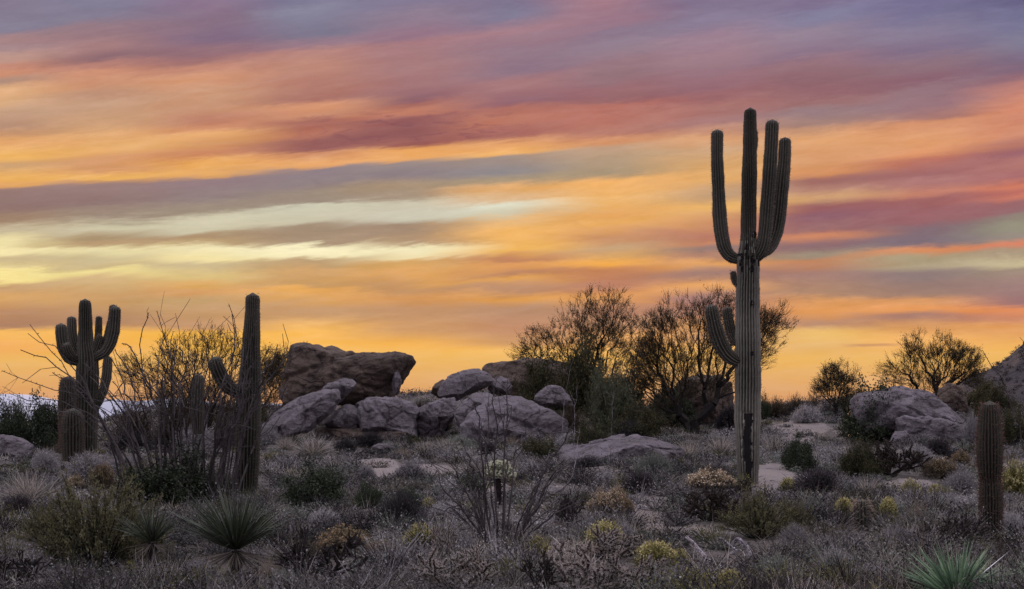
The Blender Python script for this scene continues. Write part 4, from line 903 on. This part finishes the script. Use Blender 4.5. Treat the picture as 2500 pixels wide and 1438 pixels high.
S('greytuft', 700, 1098, 90, 50, 'grass_clump', 'grass', 'pale grass clump against the lower left end of the tilted slab')
S('dark_mound', 840, 1100, 90, 40, 'round_shrub', sh, 'dark brush directly under the ledge below the middle rock')
S('sage', 950, 1108, 90, 36, 'grey_green_shrub', sh, 'grey-green brush at the foot of the broad middle rock')
S('greytuft', 1035, 1112, 90, 52, 'grass_clump', 'grass', 'grey grass clump below the angular rock')
S('dark_mound', 1190, 1112, 90, 46, 'round_shrub', sh, 'dark brush at the left foot of the big sloping rock')
S('olive', 1310, 1116, 110, 56, 'green_shrub', sh, 'olive brush at the right foot of the big sloping rock')
S('bursage', 1385, 1095, 80, 48, 'round_shrub', sh, 'grey brush between the big sloping rock and the low purple outcrop')
S('bare', 1085, 1000, 60, 40, 'bare_shrub', sh, 'small twiggy brush in front of the domed boulder', Y=48.3)
S('dark_mound', 1240, 975, 70, 26, 'round_shrub', sh, 'dark brush between the domed boulder and the long flat-topped rock', Y=49)
S('olive', 620, 985, 90, 50, 'green_shrub', sh, 'low olive brush on the skyline behind the straight saguaro', Y=52)
S('dark_mound', 700, 1000, 80, 40, 'round_shrub', sh, 'dark brush at the left foot of the largest boulder', Y=48.5)
S('bare', 1900, 985, 70, 40, 'bare_shrub', sh, 'low wispy skyline brush behind the rim-lit shrub', Y=62)
S('bursage', 2020, 1005, 90, 46, 'round_shrub', sh, 'low brush under the dark skyline bush', Y=56)
S('olive', 2085, 1000, 90, 56, 'green_shrub', sh, 'olive brush right of the dark skyline bush', Y=56)
S('dark_mound', 2125, 990, 80, 44, 'round_shrub', sh, 'dark brush at the upper left end of the right outcrop', Y=55)
S('olive', 2440, 1030, 100, 70, 'green_shrub', sh, 'olive bush on the lower slope of the hill at right', Y=58)
S('dark_mound', 1930, 1020, 80, 36, 'round_shrub', sh, 'dark low brush beside the upper trail')
S('evergreen', 1150, 1205, 90, 46, 'green_shrub', sh, 'small dark green shrub left of the cream cholla trunk')
S('dark_mound', 1230, 1330, 110, 70, 'round_shrub', sh, 'dark shrub behind the foot of the central thorny canes')
S('rust', 930, 1370, 110, 62, 'flowering_shrub', sh, 'reddish-brown dry shrub right of the large black dead cholla')
S('bursage', 480, 1420, 130, 70, 'round_shrub', sh, 'grey shrub at the bottom between the two spiky rosettes')
S('sage', 700, 1440, 130, 60, 'grey_green_shrub', sh, 'silver-green shrub at the bottom right of the big rosette')
S('evergreen', 1000, 1240, 110, 50, 'green_shrub', sh, 'dark green shrub behind the large dark twiggy mound')

S('dark_mound', 1345, 1015, 110, 50, 'round_shrub', sh, 'dark brush in front of the small rounded rock', Y=46.5)
S('bursage', 1300, 1000, 80, 44, 'round_shrub', sh, 'grey brush left of the small rounded rock', Y=47)

S('dark_mound', 1430, 1140, 120, 36, 'round_shrub', sh, 'dark brush over the left part of the low purple outcrop')
S('greytuft', 1600, 1128, 100, 36, 'grass_clump', 'grass', 'grey grass tuft growing over the right end of the low purple outcrop')
S('olive', 1340, 985, 90, 46, 'green_shrub', sh, 'olive sprigs half covering the small rounded rock', Y=49.5)
# ---------------------------------------------------------------- cream cholla
def teddy():
    x, y, z = solve(1216, 1232); e = empty('cream_cholla', (x, y, z), 'glowing cream-spined cholla with a dark stub of trunk near the centre', 'cactus')
    k = y/F; mb = MB(); r = np.random.default_rng(5)
    tubes(mb, [[0, 0, -.05], [.01, 0, 40*k]], [[.01, 0, 40*k], [-.01, 0, 62*k]], [.055, .05], [.05, .045], 8)
    blades(mb, np.c_[r.normal(0, .05, (300, 2)), r.uniform(0, 60*k, 300)], r.normal(size=(300, 3))*[1, 1, .4]-[0, 0, .5], .08, .012, 0, .5, 0, r)
    mb.build('trunk', M_dead, e)
    J = []
    for i in range(60):
        d = dirs(1, r, .0, 1)[0]; p = np.array([0, 0, 66*k])+d*np.array([32, 20, 31])*k*r.uniform(.4, 1.0); J.append((p, p+(d*np.array([1, 1, .6])+[0, 0, .7])*9*k))
    for dxp, dzp in ((-24, 40), (-18, 44), (32, 58), (38, 66)):
        p = np.array([dxp*k, 0, dzp*k]); J.append((p, p+np.array([0, 0, 10*k])))
    P0 = np.array([a for a, b in J]); P1 = np.array([b for a, b in J]); mb = MB()
    tubes(mb, P0, P1, 4.2*k, 4.8*k, 7, .4, 0)
    n = 9000; i = r.integers(0, len(J), n); f = r.uniform(-.1, 1.15, (n, 1)); d = unit(P1-P0)[i]; nn = unit(np.cross(d, r.normal(size=(n, 3))))
    blades(mb, P0[i]*(1-f)+P1[i]*f+nn*4*k, nn+d*.5+r.normal(0, .3, nn.shape), 5*k*r.uniform(.7, 1.2, n), .012, 0, r.uniform(0, 1, n), 1, r)
    mb.build('spiny_joints', [M_pale, M_teddy], e)
teddy()
# ---------------------------------------------------------------- thorny canes (ocotillo)
def ocotillo(base_px, base_py, Y, tips, n_rand, label, seed, spread, hgt, w0, foot=40):
    r = np.random.default_rng(seed); x = (base_px-1250)/F*Y; z = float(ground_z(x, Y)); e = empty('ocotillo', (x, Y, z), label, 'ocotillo')
    k = Y/F; allt = list(tips)
    for _ in range(n_rand):
        a = r.uniform(-1, 1); l = r.uniform(.7, 1.06)
        allt.append((base_px+a*spread*l, base_py-hgt*l*(1-.32*a*a)*r.uniform(.8, 1.05), r.uniform(.3, 1.0)))
    for (tx, ty, bend) in allt:
        mb = MB(); t = np.array([(tx-base_px)*k, r.uniform(-1, 1)*spread*k*.5, (1000-ty)/F*Y-z])
        b = np.array([np.clip(t[0]*.42, -foot*k, foot*k)+r.normal(0, foot*.25*k), r.normal(0, foot*.3*k), -.05])
        c = np.array([b[0]+(t[0]-b[0])*(.5-.22*bend), b[1]+(t[1]-b[1])*.4, max(t[2], .5)*(.55+.16*bend)])
        m = 16; s = np.linspace(0, 1, m)[:, None]; p = b*(1-s)**2+2*c*s*(1-s)+t*s*s
        amp = np.linalg.norm(t-b)*.013; jit = np.cumsum(r.normal(0, amp*1.3, (m, 3)), 0); p = p+jit*s
        rad = w0*(1-.68*s[:, 0])*r.uniform(.7, 1.15)
        tubes(mb, p[:-1], p[1:], rad[:-1], rad[1:], 5, r.uniform(.1, .9, m-1))
        # spurs and thorns
        q = 70; i = r.integers(1, m-1, q); f = r.uniform(0, 1, (q, 1)); C = p[i]*(1-f)+p[np.minimum(i+1, m-1)]*f
        blades(mb, C, r.normal(size=(q, 3)), w0*2.0, w0*.45, 0, r.uniform(0, 1, q), 0, r)
        # forked side shoots near the end
        for _ in range(r.integers(2, 7)):
            j = r.integers(m//2, m-1); d = unit(p[j+1 if j+1 < m else j]-p[j-1]); d2 = d+r.normal(0, .75, 3)*[1, .6, 1]; d2 = d2/np.linalg.norm(d2); L = r.uniform(.2, .85)*min(1., Y/27.)**1.6
            a0 = p[j]; a1 = a0+d2*L*.5; a2 = a1+(d2+r.normal(0, .35, 3))*L*.5
            tubes(mb, [a0, a1], [a1, a2], rad[j]*.6, rad[j]*.4, 4, r.uniform(.2, .8))
        mb.build('cane', M_cane, e)
    return e
ocotillo(455, 1200, 27.3, [(4,925,1.6),(30,912,1.4),(75,845,1.6),(128,855,.9),(200,905,1.2),(250,890,.6),(306,776,.5),(322,830,.9),(300,850,.3),(262,872,1.),(350,862,.4),(372,850,.7),(100,905,1.8),(150,918,1.7),
  (597,742,-.4),(592,760,-.2),(575,752,.1),(660,788,.6),(678,838,.9),(668,852,1.1),(640,800,.2),(652,830,.5),(622,830,.1),(630,905,.8),(612,950,.6),(600,880,.3),(340,800,1.3),(400,820,1.2),(440,800,1.4),(480,840,1.0),(540,800,.8),(20,950,1.5),(60,900,1.9)], 26,
  'huge dry thorny cane plant fanning out between the two left saguaros', 5, 225, 335, .025, 100)
ocotillo(1222, 1400, 16.2, [(1060,1190,.7),(1075,1215,.9),(1098,1060,.4),(1120,1050,.6),(1165,1075,.3),(1188,985,.1),(1200,955,-.1),(1240,950,.1),(1252,1000,.5),(1262,1020,.3),(1385,1105,.2),(1400,1140,.2),(1408,1052,.3),
  (1375,1190,.5),(1350,1230,.6),(1120,1180,.5),(1150,1240,.2),(1300,1180,.3),(1145,1005,.9),(1420,1200,.6)], 7,
  'tall sparse thorny cane plant rising at bottom centre in front of the cream cholla', 8, 165, 330, .0160, 24)
ocotillo(2560, 1010, 24, [(2452,820,.2),(2494,796,.2),(2600,790,.2),(2640,800,.3)], 1, 'twisted bare cane tips reaching in from the right edge above the hill', 9, 120, 220, .02, 20)
def snag(p_px, Y, label, name='bare_snag', seed=0, w=.0075):
    b = p_px[0]; x = (b[0]-1250)/F*Y; z = (1000-b[1])/F*Y; z = min(z, float(ground_z(x, Y))); e = empty(name, (x, Y, z), label, 'dead branch'); r = np.random.default_rng(seed)
    P_ = np.array([W3(px, py, Y+r.normal(0, .1)) for px, py in p_px])-np.array([x, Y, z]); P_[0, 2] = -.05
    mb = MB(); n = len(P_); m = 14; s = np.linspace(0, n-1, m); p = np.stack([np.interp(s, np.arange(n), P_[:, q]) for q in range(3)], 1)+r.normal(0, .012, (m, 3))
    rad = np.linspace(w, w*.3, m); tubes(mb, p[:-1], p[1:], rad[:-1], rad[1:], 5, r.uniform(.3, 1, m-1))
    for _ in range(2):
        j = r.integers(6, m-1); d = np.array([r.normal(0, 1), r.normal(0, .5), r.uniform(.2, 1)]); d /= np.linalg.norm(d); L = r.uniform(.15, .45)
        tubes(mb, [p[j]], [p[j]+d*L], w*.4, w*.2, 4, .7)
    mb.build('stem', M_grey, e)
snag([(1372,1120),(1375,1010),(1380,960),(1398,880)], 36, 'long pale bare stem leaning in front of the green tree')
snag([(1400,1110),(1404,1000),(1409,940)], 37, 'short pale bare stem right of the long leaning one', seed=1)
snag([(1492,1065),(1495,1000),(1498,948)], 42, 'pale dead stick standing before the pale green shrub', seed=2)
snag([(1335,1250),(1400,1160),(1412,1070),(1415,1040)], 24, 'thin silvery bare stem over the low purple outcrop', seed=3, w=.009)
# ---------------------------------------------------------------- spiky rosettes (sotol / yucca)
def rosette(px, py, Y, rad_px, label, seed, n=260, mats=None, skirt=90, stem_px=45, zmin=-.1, lw=.012):
    r = np.random.default_rng(seed); x = (px-1250)/F*Y; z = float(ground_z(x, Y)); k = Y/F; e = empty('yucca', (x, Y, z), label, 'yucca')
    c = np.array([0, 0, (1000-py)/F*Y-z]); c[2] = max(c[2], .05)
    D = dirs(n, r, zmin, 1.0); D[:, 2] = D[:, 2]*.9+.12; D[:, 0] -= .12; D = D+r.normal(0, .07, D.shape); L = rad_px*k*r.choice([.55, .85, 1, 1], n)*r.uniform(.8, 1.08, n)
    mb = MB(); blades(mb, np.repeat(c[None], n, 0)+D*.04, D, L, lw, L*r.choice([.02, .05, .1, .3], n), r.uniform(0, 1, n), 0, r); mb.build('leaves', mats or M_yuc, e)
    if skirt:
        mb = MB(); D = dirs(skirt, r, -.95, -.15); Ls = rad_px*k*r.uniform(.5, .8, skirt)
        B = np.repeat(c[None], skirt, 0); tip = B+D*Ls[:, None]; over = tip[:, 2] < .03; Ls = np.where(over, Ls*np.clip((c[2]-.03)/np.maximum(-D[:, 2]*Ls, 1e-3), .2, 1), Ls)
        blades(mb, B, D, Ls, lw*.9, 0, r.uniform(0, 1, skirt), 0, r); mb.build('dead_leaves', M_skirt, e)
    mb = MB(); tubes(mb, [[0, 0, -.05]], [c], .06, .05, 8, .3); mb.build('trunk', M_bark, e)
rosette(576, 1345, 14.9, 195, 'big green spiky rosette with a skirt of dead leaves, lower left', 1, 520, skirt=170, zmin=.42)
rosette(372, 1325, 15.8, 110, 'smaller spiky rosette with some dead leaves left of the big one', 2, 240, skirt=70, zmin=.35)
rosette(2335, 1478, 11.6, 165, 'bright green spiky rosette at the bottom right', 3, 420, M_yucb, 0, lw=.015, zmin=.15)
rosette(2530, 1440, 12.4, 110, 'green spiky rosette cut off by the lower right edge', 4, 160, M_yucb, 0, lw=.014)
# ---------------------------------------------------------------- fallen cactus ribs
def log(px_pts, Y0, label, w, seed):
    r = np.random.default_rng(seed); b = px_pts[0]; x, y, z = solve(b[0], b[1]); P_ = []
    for (px, py, h) in px_pts:
        gx, gy, gz = solve(px, py+h); P_.append([gx-x, gy-y, gz-z+h/F*gy+.02])
    P_ = np.array(P_); e = empty('cactus_skeleton', (x, y, z), label, 'dead wood'); n = len(P_)
    for q in range(5):
        m = 22; s = np.linspace(0, n-1, m); p = np.stack([np.interp(s, np.arange(n), P_[:, c]) for c in range(3)], 1)
        for _ in range(3): p[1:-1] = p[1:-1]*.4+(p[:-2]+p[2:])*.3
        a = q*1.256; p = p+np.array([math.cos(a)*.3, math.cos(a), math.sin(a)])*w*.75+r.normal(0, w*.08, (m, 3)); L = r.integers(15, 23)
        rad = w*r.uniform(.32, .5)*np.linspace(1, .5, m); mb = MB(); tubes(mb, p[:L-1], p[1:L], rad[:L-1], rad[1:L], 5, r.uniform(0, 1, L-1)); mb.build('rib', M_grey, e)
log([(1735,1385,0),(1712,1360,8),(1694,1335,20),(1668,1315,22)], 0, 'bleached fallen cactus skeleton lying in the foreground scrub, left piece', .045, 1)
log([(1840,1378,0),(1828,1345,14),(1808,1325,30),(1795,1322,30),(1788,1345,8)], 0, 'curved bleached cactus rib arching like a hook on the ground, right piece', .032, 2)
log([(1800,1352,0),(1778,1335,12),(1762,1320,20),(1742,1318,18)], 0, 'short bleached cactus rib between the two larger fallen pieces', .022, 3)
log([(2195,1395,0),(2170,1365,10),(2155,1338,16)], 0, 'dark fallen stick near the bottom right rosette', .03, 4)
log([(1595,1245,0),(1570,1242,1),(1548,1240,2)], 0, 'thin dark stick lying on the bare sand', .012, 5)
# ---------------------------------------------------------------- trees
def tree(px, py, Y, lobes, label, name='mesquite_tree', seed=0, n=900, leafm=None, twm=None, dens=9, trunk_r=.12, nroots=1, tw_len=.30, leafd=3, cat='tree', tw=.011, thick=.7, group=None):
    """crown grown branch by branch into lobes (px, py, rx, ry); every twig joins the nearest limb"""
    r = np.random.default_rng(seed); k = Y/F; x = (px-1250)*k; gz = float(ground_z(x, Y)); z = min(gz, (1000-py)*k+.3) if py else gz
    z = gz; e = empty(name, (x, Y, z), label, cat, group); T = []
    lobes = [(l[0], l[1]+8, l[2], l[3]) for l in lobes]; ar = np.array([l[2]*l[3] for l in lobes], float); ar /= ar.sum()
    sub = []
    for l in lobes:
        for _ in range(9):
            d = r.normal(size=2); d /= np.linalg.norm(d); q = r.uniform(.1, .95); sub.append((l[0]+d[0]*l[2]*q, l[1]+d[1]*l[3]*q, l[2]*r.uniform(.5, .9), l[3]*r.uniform(.5, .9)))
    lobes = sub; ar = np.array([l[2]*l[3] for l in lobes], float); ar /= ar.sum()
    for li in r.choice(len(lobes), n, p=ar):
        l = lobes[li]; d = r.normal(size=3); d /= np.linalg.norm(d); q = r.uniform(.15, 1)**.45
        T.append([(l[0]-px+d[0]*l[2]*q)*k, d[1]*q*(l[2]+l[3])*.5*k*thick, (1000-(l[1]-d[2]*l[3]*q))*k-z])
    T = np.array(T); T = T[T[:, 2] > .25]; T = T[np.argsort(np.linalg.norm(T, axis=1)+r.normal(0, .15, len(T)))]
    N = np.zeros((len(T)*14+200, 3)); par = np.zeros(len(N), int); PL = np.zeros(len(N)); c = 0
    for q in range(nroots):
        b = np.array([r.normal(0, .12)*(nroots > 1), r.normal(0, .1)*(nroots > 1), -.1]); up = np.array([r.normal(0, .35), r.normal(0, .2), 1.]); up /= np.linalg.norm(up)
        for j in range(3):
            N[c] = b+up*.28*j; par[c] = c-1 if j else -1; PL[c] = .28*j; c += 1
    for t in T:
        d = np.linalg.norm(N[:c]-t, axis=1); cost = d*1.0+.42*PL[:c]; i = int(np.argmin(cost)); L = d[i]; m = max(1, min(12, int(L/.28))); a = N[i].copy(); bow = L*.10
        prev = i
        for j in range(1, m+1):
            f = j/m; p = a*(1-f)+t*f+np.array([0, 0, -bow*4*f*(1-f)*.5])+(r.normal(0, L*.035, 3) if j < m else 0)
            N[c] = p; par[c] = prev; PL[c] = PL[prev]+np.linalg.norm(p-N[prev]); prev = c; c += 1
    N = N[:c]; par = par[:c]; cntr = np.ones(c)*.0; ch = np.zeros(c)
    for i in range(c-1, -1, -1):
        if ch[i] == 0: cntr[i] += 1
        if par[i] >= 0: cntr[par[i]] += cntr[i]; ch[par[i]] += 1
    rad = trunk_r*(cntr/cntr.max())**.60; rad = np.maximum(rad, .006)
    ok = par >= 0; i = np.nonzero(ok)[0]
    big = rad[i] > .028
    mb = MB(); tubes(mb, N[par[i[big]]], N[i[big]], np.minimum(rad[par[i[big]]], rad[i[big]]*1.25), rad[i[big]], 6, r.uniform(0, 1, big.sum())); mb.build('trunk', M_bark, e)
    mb = MB(); b = i[~big]; tubes(mb, N[par[b]], N[b], rad[b]*1.1, rad[b], 3, r.uniform(.1, .7, len(b)))
    # twigs
    tips = np.nonzero(rad < .02)[0]; j = np.repeat(tips, dens); nn = len(j); j = j[r.uniform(size=nn) < .8]; nn = len(j)
    out = unit(N[j]-N[j].mean(0)*[1, 1, .4]); par_d = unit(N[j]-N[np.maximum(par[j], 0)])
    D = unit(par_d*.7+out*.4+r.normal(0, .38, (nn, 3))+[0, 0, .35]); L = tw_len*r.uniform(.4, 1.1, nn)
    blades(mb, N[j]+r.normal(0, .03, (nn, 3)), D, L, tw, 0, r.uniform(0, 1, nn), 0, r); mb.build('branches', twm or M_twig, e)
    if leafd:
        mb = MB(); q = np.repeat(np.arange(nn), leafd); f = r.uniform(.2, 1.1, (len(q), 1)); C = N[j[q]]+D[q]*L[q][:, None]*f+r.normal(0, .03, (len(q), 3))
        tone = (.5+.5*np.sin(N[j[q], 0]*3+seed)*np.sin(N[j[q], 2]*4+1))*.6
        leaves(mb, C, .045*r.uniform(.6, 1.5, len(q)), np.clip(tone+r.uniform(0, .4, len(q)), 0, 1), 0, r, .4); mb.build('foliage', leafm or M_pvleaf, e)
    return e
GT = 'trees along the skyline'
tree(1430, 1050, 55, [(1465,775,70,62),(1500,760,50,45),(1410,765,35,40),(1400,850,80,60),(1310,850,52,46),(1275,865,30,26),(1330,820,40,32),(1450,880,90,60),(1520,840,60,60),(1400,930,90,50),(1480,960,90,60),(1420,990,60,60)],
     'feathery olive tree on the skyline above the rock pile', 'palo_verde_tree', 1, 1900, M_pvleaf, None, 8, .11, 3, .36, 2, group=GT)
tree(1692, 1062, 48.5, [(1590,800,50,50),(1570,870,46,50),(1560,930,50,40),(1640,770,60,45),(1720,760,50,48),(1775,745,35,40),(1600,850,60,50),(1680,850,80,60),(1760,830,70,60),(1640,920,90,50),(1740,920,60,40),(1590,900,40,50),(1850,790,55,45),(1895,800,40,45),(1870,850,45,35),(1830,850,50,50),(1620,970,50,40)],
     'broad dark-trunked mesquite behind the tallest saguaro', 'mesquite_tree', 2, 2500, M_pvleaf, M_twig, 8, .16, 4, .36, 1, group=GT)
tree(490, 1050, 46, [(500,848,60,44),(440,865,60,42),(560,862,60,45),(380,905,60,45),(335,900,36,40),(450,950,90,50),(540,950,90,50),(640,880,40,45),(665,900,38,40),(480,930,110,60),(590,940,60,60),(400,960,60,40)],
     'wide leafless brown thicket behind the left thorny canes', 'mesquite_thicket', 3, 1900, M_pvleaf, M_twig, 6, .09, 6, .34, 1, group=GT)
tree(2290, 980, 56, [(2235,835,26,28),(2245,870,40,35),(2190,890,36,26),(2200,920,40,26),(2280,890,50,45),(2330,860,45,38),(2365,890,34,34),(2340,920,50,30),(2260,930,60,30),(2300,840,30,25)],
     'rounded olive tree on the skyline behind the right outcrop', 'palo_verde_tree', 4, 1000, M_pvleaf, M_twig, 8, .10, 4, .36, 2, group=GT)
tree(2050, 1010, 55, [(2040,935,42,42),(2030,910,26,26),(2065,930,34,34),(2005,940,20,26),(2045,900,14,24),(2090,965,24,22),(2050,970,50,30)],
     'dark dense small tree on the skyline between the trail and the right outcrop', 'mesquite_tree', 5, 520, M_dark, M_twig, 7, .07, 4, .34, 3, group=GT)
tree(640, 1000, 51, [(650,900,40,40),(680,920,34,40),(690,880,24,26),(640,950,50,40)],
     'small brown leafless tree between the straight saguaro and the largest boulder', 'mesquite_tree', 6, 600, M_pvleaf, M_twig, 7, .05, 3, .3, 1, group=GT)
# ---------------------------------------------------------------- ground cover nobody could count
CLEAR = [(2105,1310,58,52),(1355,1330,40,30),(1216,1225,42,44),(1700,1365,60,40),(1800,1370,70,36),(1485,1262,70,24),(178,1110,40,30),(2418,1350,45,40),(572,1400,110,40),(1090,1370,45,26),(790,1440,110,36),(1110,1445,110,30),(1420,1450,200,36),(2335,1480,90,50),(830,1362,80,20),(1600,1395,90,22),(1827,1215,50,25),(1850,1325,80,18),(235,1415,110,22),(1780,1455,60,30)]
def cleared(px, py):
    m = np.zeros(len(px))
    for (a, b, w, h) in CLEAR: m = np.maximum(m, (((px-a)/w)**2+((py-b)/h)**2 < 1)*1.0)
    return m
def place(n, seed, pmin=995, pmax=1560):
    r = np.random.default_rng(seed); Y = np.exp(r.uniform(math.log(8.5), math.log(78), n*3)); Y = np.where(r.uniform(size=n*3) < .5, r.uniform(8.5, 78, n*3), Y)
    px = np.where(r.uniform(size=n*3) < .84, r.uniform(-150, 2650, n*3), r.uniform(-1100, 3600, n*3)); X = (px-1250)/F*Y; Z = ground_z(X, Y); py = 1000-Z/Y*F
    patch = np.sin(X*1.4+1.3*np.sin(Y*.9)+seed)+np.sin(Y*1.1+1.7*np.sin(X*1.2)+2*seed)
    keep = (r.uniform(size=n*3) > sandy(px, py)*.93) & (r.uniform(size=n*3) < .55+.30*patch+.06) & (cleared(px, py) < .5)
    for (sx, sy, rw, col) in SPOTS+[(-2.56+0, 14.9, .5, 1), (4.85, 19.7, .12, 1), (6.36, 18.9, .2, 1), (.545, 18.6, .2, 1)]:
        keep &= ~(np.hypot(X-sx, Y-sy) < rw*.85)
        if col: keep &= ~((np.abs(X-sx) < rw*.9) & (Y < sy) & (Y > sy-1.3-rw) & (r.uniform(size=n*3) < .85))
    i = np.nonzero(keep)[0][:n]; return X[i], Y[i], Z[i], r
def cover_grass(name, n, seed, hmin, hmax, mat, label, per=26, w=.0050):
    X, Y, Z, r = place(n, seed); n = len(X); h = r.uniform(hmin, hmax, n)*r.choice([.7, 1, 1, 1.35], n)
    bl = np.clip((per*(18/Y)**.7), 14, 110).astype(int); i = np.repeat(np.arange(n), bl); m = len(i)
    D = dirs(m, r, .25, 1.0); D[:, :2] += (r.normal(0, .12, (n, 2)))[i]
    B = np.stack([X[i], Y[i], Z[i]-.01], 1)+np.c_[r.normal(0, 1, (m, 2))*(h[i]*.34)[:, None], np.zeros(m)]
    tone = (r.uniform(0, 1, n)**1.6*.6+.14*(np.sin(X*.7)+np.sin(Y*.55)))[i]+r.uniform(-.2, .4, m)
    mb = MB(); blades(mb, B, D, h[i]*r.uniform(.5, 1.15, m), w*(1+Y[i]/30), h[i]*r.uniform(0, .3, m), np.clip(tone, 0, 1), 0, r)
    o = mb.build(name, mat); tag(o, label, 'ground cover', kind='stuff')
def cover_scrub(name, n, seed, mat, label, s0=.20, s1=.52, nt=110, nl=260, leaf=.013, flat=.8, heads=0):
    """mounds: twigs from one foot, leaves gathered on an uneven outer shell, dark hollow inside"""
    X, Y, Z, r = place(n, seed); n = len(X); s = s0+(s1-s0)*r.uniform(0, 1, n)**1.6
    lod = np.clip(20/Y, .35, 1.6); ph = r.uniform(0, 6.28, (n, 4)); hh = r.uniform(.55, 1.05, n)*flat
    def lob(D, i): a = np.arctan2(D[:, 1], D[:, 0]); return 1+.24*np.sin(2*a+ph[i, 0])+.16*np.sin(5*a+ph[i, 1])+.16*np.sin(6*D[:, 2]+ph[i, 2])
    c = (nt*lod).astype(int); i = np.repeat(np.arange(n), c); m = len(i); D = dirs(m, r, .08, 1.0); L = s[i]*r.uniform(.6, 1.18, m)*lob(D, i); D[:, 2] *= hh[i]
    O = np.stack([X[i], Y[i], Z[i]-.01], 1); f = r.uniform(0, .45, (m, 1)); B = O+D*L[:, None]*f; mb = MB(); tn = np.clip(r.uniform(-.05, .4, n)+.16*(np.sin(X*.8+seed)+np.sin(Y*.6+seed*2)), 0, .7)
    blades(mb, B, D+r.normal(0, .12, D.shape), L*(1-f[:, 0]), .0055*(1+Y[i]/28), 0, np.clip(tn[i]+r.uniform(-.2, .35, m), 0, 1), 0, r)
    c = (nl*lod).astype(int); i = np.repeat(np.arange(n), c); m = len(i); D = dirs(m, r, .0, 1.0); q = s[i]*r.uniform(.72, 1.1, m)*lob(D, i); D[:, 2] *= hh[i]
    C = np.stack([X[i], Y[i], Z[i]], 1)+D*q[:, None]+r.normal(0, .012, (m, 3))
    leaves(mb, C, leaf*(1+Y[i]/16)*r.uniform(.6, 1.5, m), np.clip(tn[i]+r.uniform(-.1, .42, m), 0, 1), 0, r, .6)
    tag(mb.build(name, mat), label, 'ground cover', kind='stuff')
cover_grass('dry_grass', 6800, 1, .14, .38, M_grass, 'dry grey and straw grass covering the desert floor', 60, .0042)
cover_scrub('low_scrub', 2400, 2, M_burs, 'low grey-purple scrub between the grass')
cover_scrub('silver_scrub', 800, 3, M_sage, 'low silvery green scrub between the grass', .18, .40)
cover_scrub('dark_scrub', 1100, 6, M_bark2, 'low dark twiggy scrub between the grass', .20, .5, 160, 160)
cover_scrub('olive_scrub', 600, 7, M_creo, 'low olive green scrub between the grass', .16, .38)
cover_scrub('brown_scrub', 420, 8, M_olivebr, 'low brown scrub between the grass', .16, .40)
def litter():
    X, Y, Z, r = place(2500, 4); n = len(X); mb = MB(); k = 3
    X = np.repeat(X, k)+r.normal(0, .4, n*k); Y = np.repeat(Y, k)+r.normal(0, .4, n*k); Z = ground_z(X, Y)
    # angular pebbles
    o = np.array([[1, 0, 0], [0, 1, 0], [-1, 0, 0], [0, -1, 0], [0, 0, 1], [0, 0, -.6]]); f = np.array([[0, 1, 4], [1, 2, 4], [2, 3, 4], [3, 0, 4], [1, 0, 5], [2, 1, 5], [3, 2, 5], [0, 3, 5]])
    s = r.uniform(.012, .045, n*k); v = o[None]*s[:, None, None]*r.uniform(.6, 1.3, (n*k, 6, 1))*[1, 1, .7]+np.stack([X, Y, Z+.004], 1)[:, None]
    mb.add(v.reshape(-1, 3), ((np.arange(n*k)*6)[:, None, None]+f[None]).reshape(-1, 3), np.repeat(r.uniform(0, 1, n*k), 6)); tag(mb.build('gravel', M_grey), 'scattered granite gravel on the sand', 'ground cover', kind='stuff')
litter()
def hill_scrub():
    r = np.random.default_rng(9); n = 5200; i = r.integers(0, HX.shape[0]-2, n); j = r.integers(0, HX.shape[1]-1, n); f = r.uniform(0, 1, n); g = r.uniform(0, 1, n)
    def q(A): return A[i, j]*(1-f)*(1-g)+A[i+1, j]*f*(1-g)+A[i, j+1]*(1-f)*g+A[i+1, j+1]*f*g
    X, Y, Z = q(HX), q(HY), q(HZ); s = r.uniform(.2, .65, n); k = 34; a = np.repeat(np.arange(n), k); m = len(a)
    C = np.stack([X[a], Y[a], Z[a]], 1)+dirs(m, r, .0, 1)*(s[a]*r.uniform(.5, 1, m))[:, None]
    mb = MB(); tn = r.uniform(0, .7, n); leaves(mb, C, .17*r.uniform(.6, 1.3, m), np.clip(tn[a]+r.uniform(-.1, .3, m), 0, 1), 0, r, .5)
    tag(mb.build('hillside_scrub', M_bark2), 'dark scrub dotted over the hillside', 'ground cover', kind='stuff')
hill_scrub()

def sticks():
    X, Y, Z, r = place(1300, 12); n = len(X); a = r.uniform(0, 6.28, n); L = r.uniform(.1, .5, n); mb = MB()
    P0 = np.stack([X, Y, Z+.01], 1); P1 = P0+np.stack([np.cos(a)*L, np.sin(a)*L, r.uniform(0, .12, n)], 1)
    tubes(mb, P0, P1, .007, .004, 4, r.uniform(0, 1, n)); tag(mb.build('dead_sticks', M_grey), 'dead sticks littering the ground', 'ground cover', kind='stuff')
sticks()
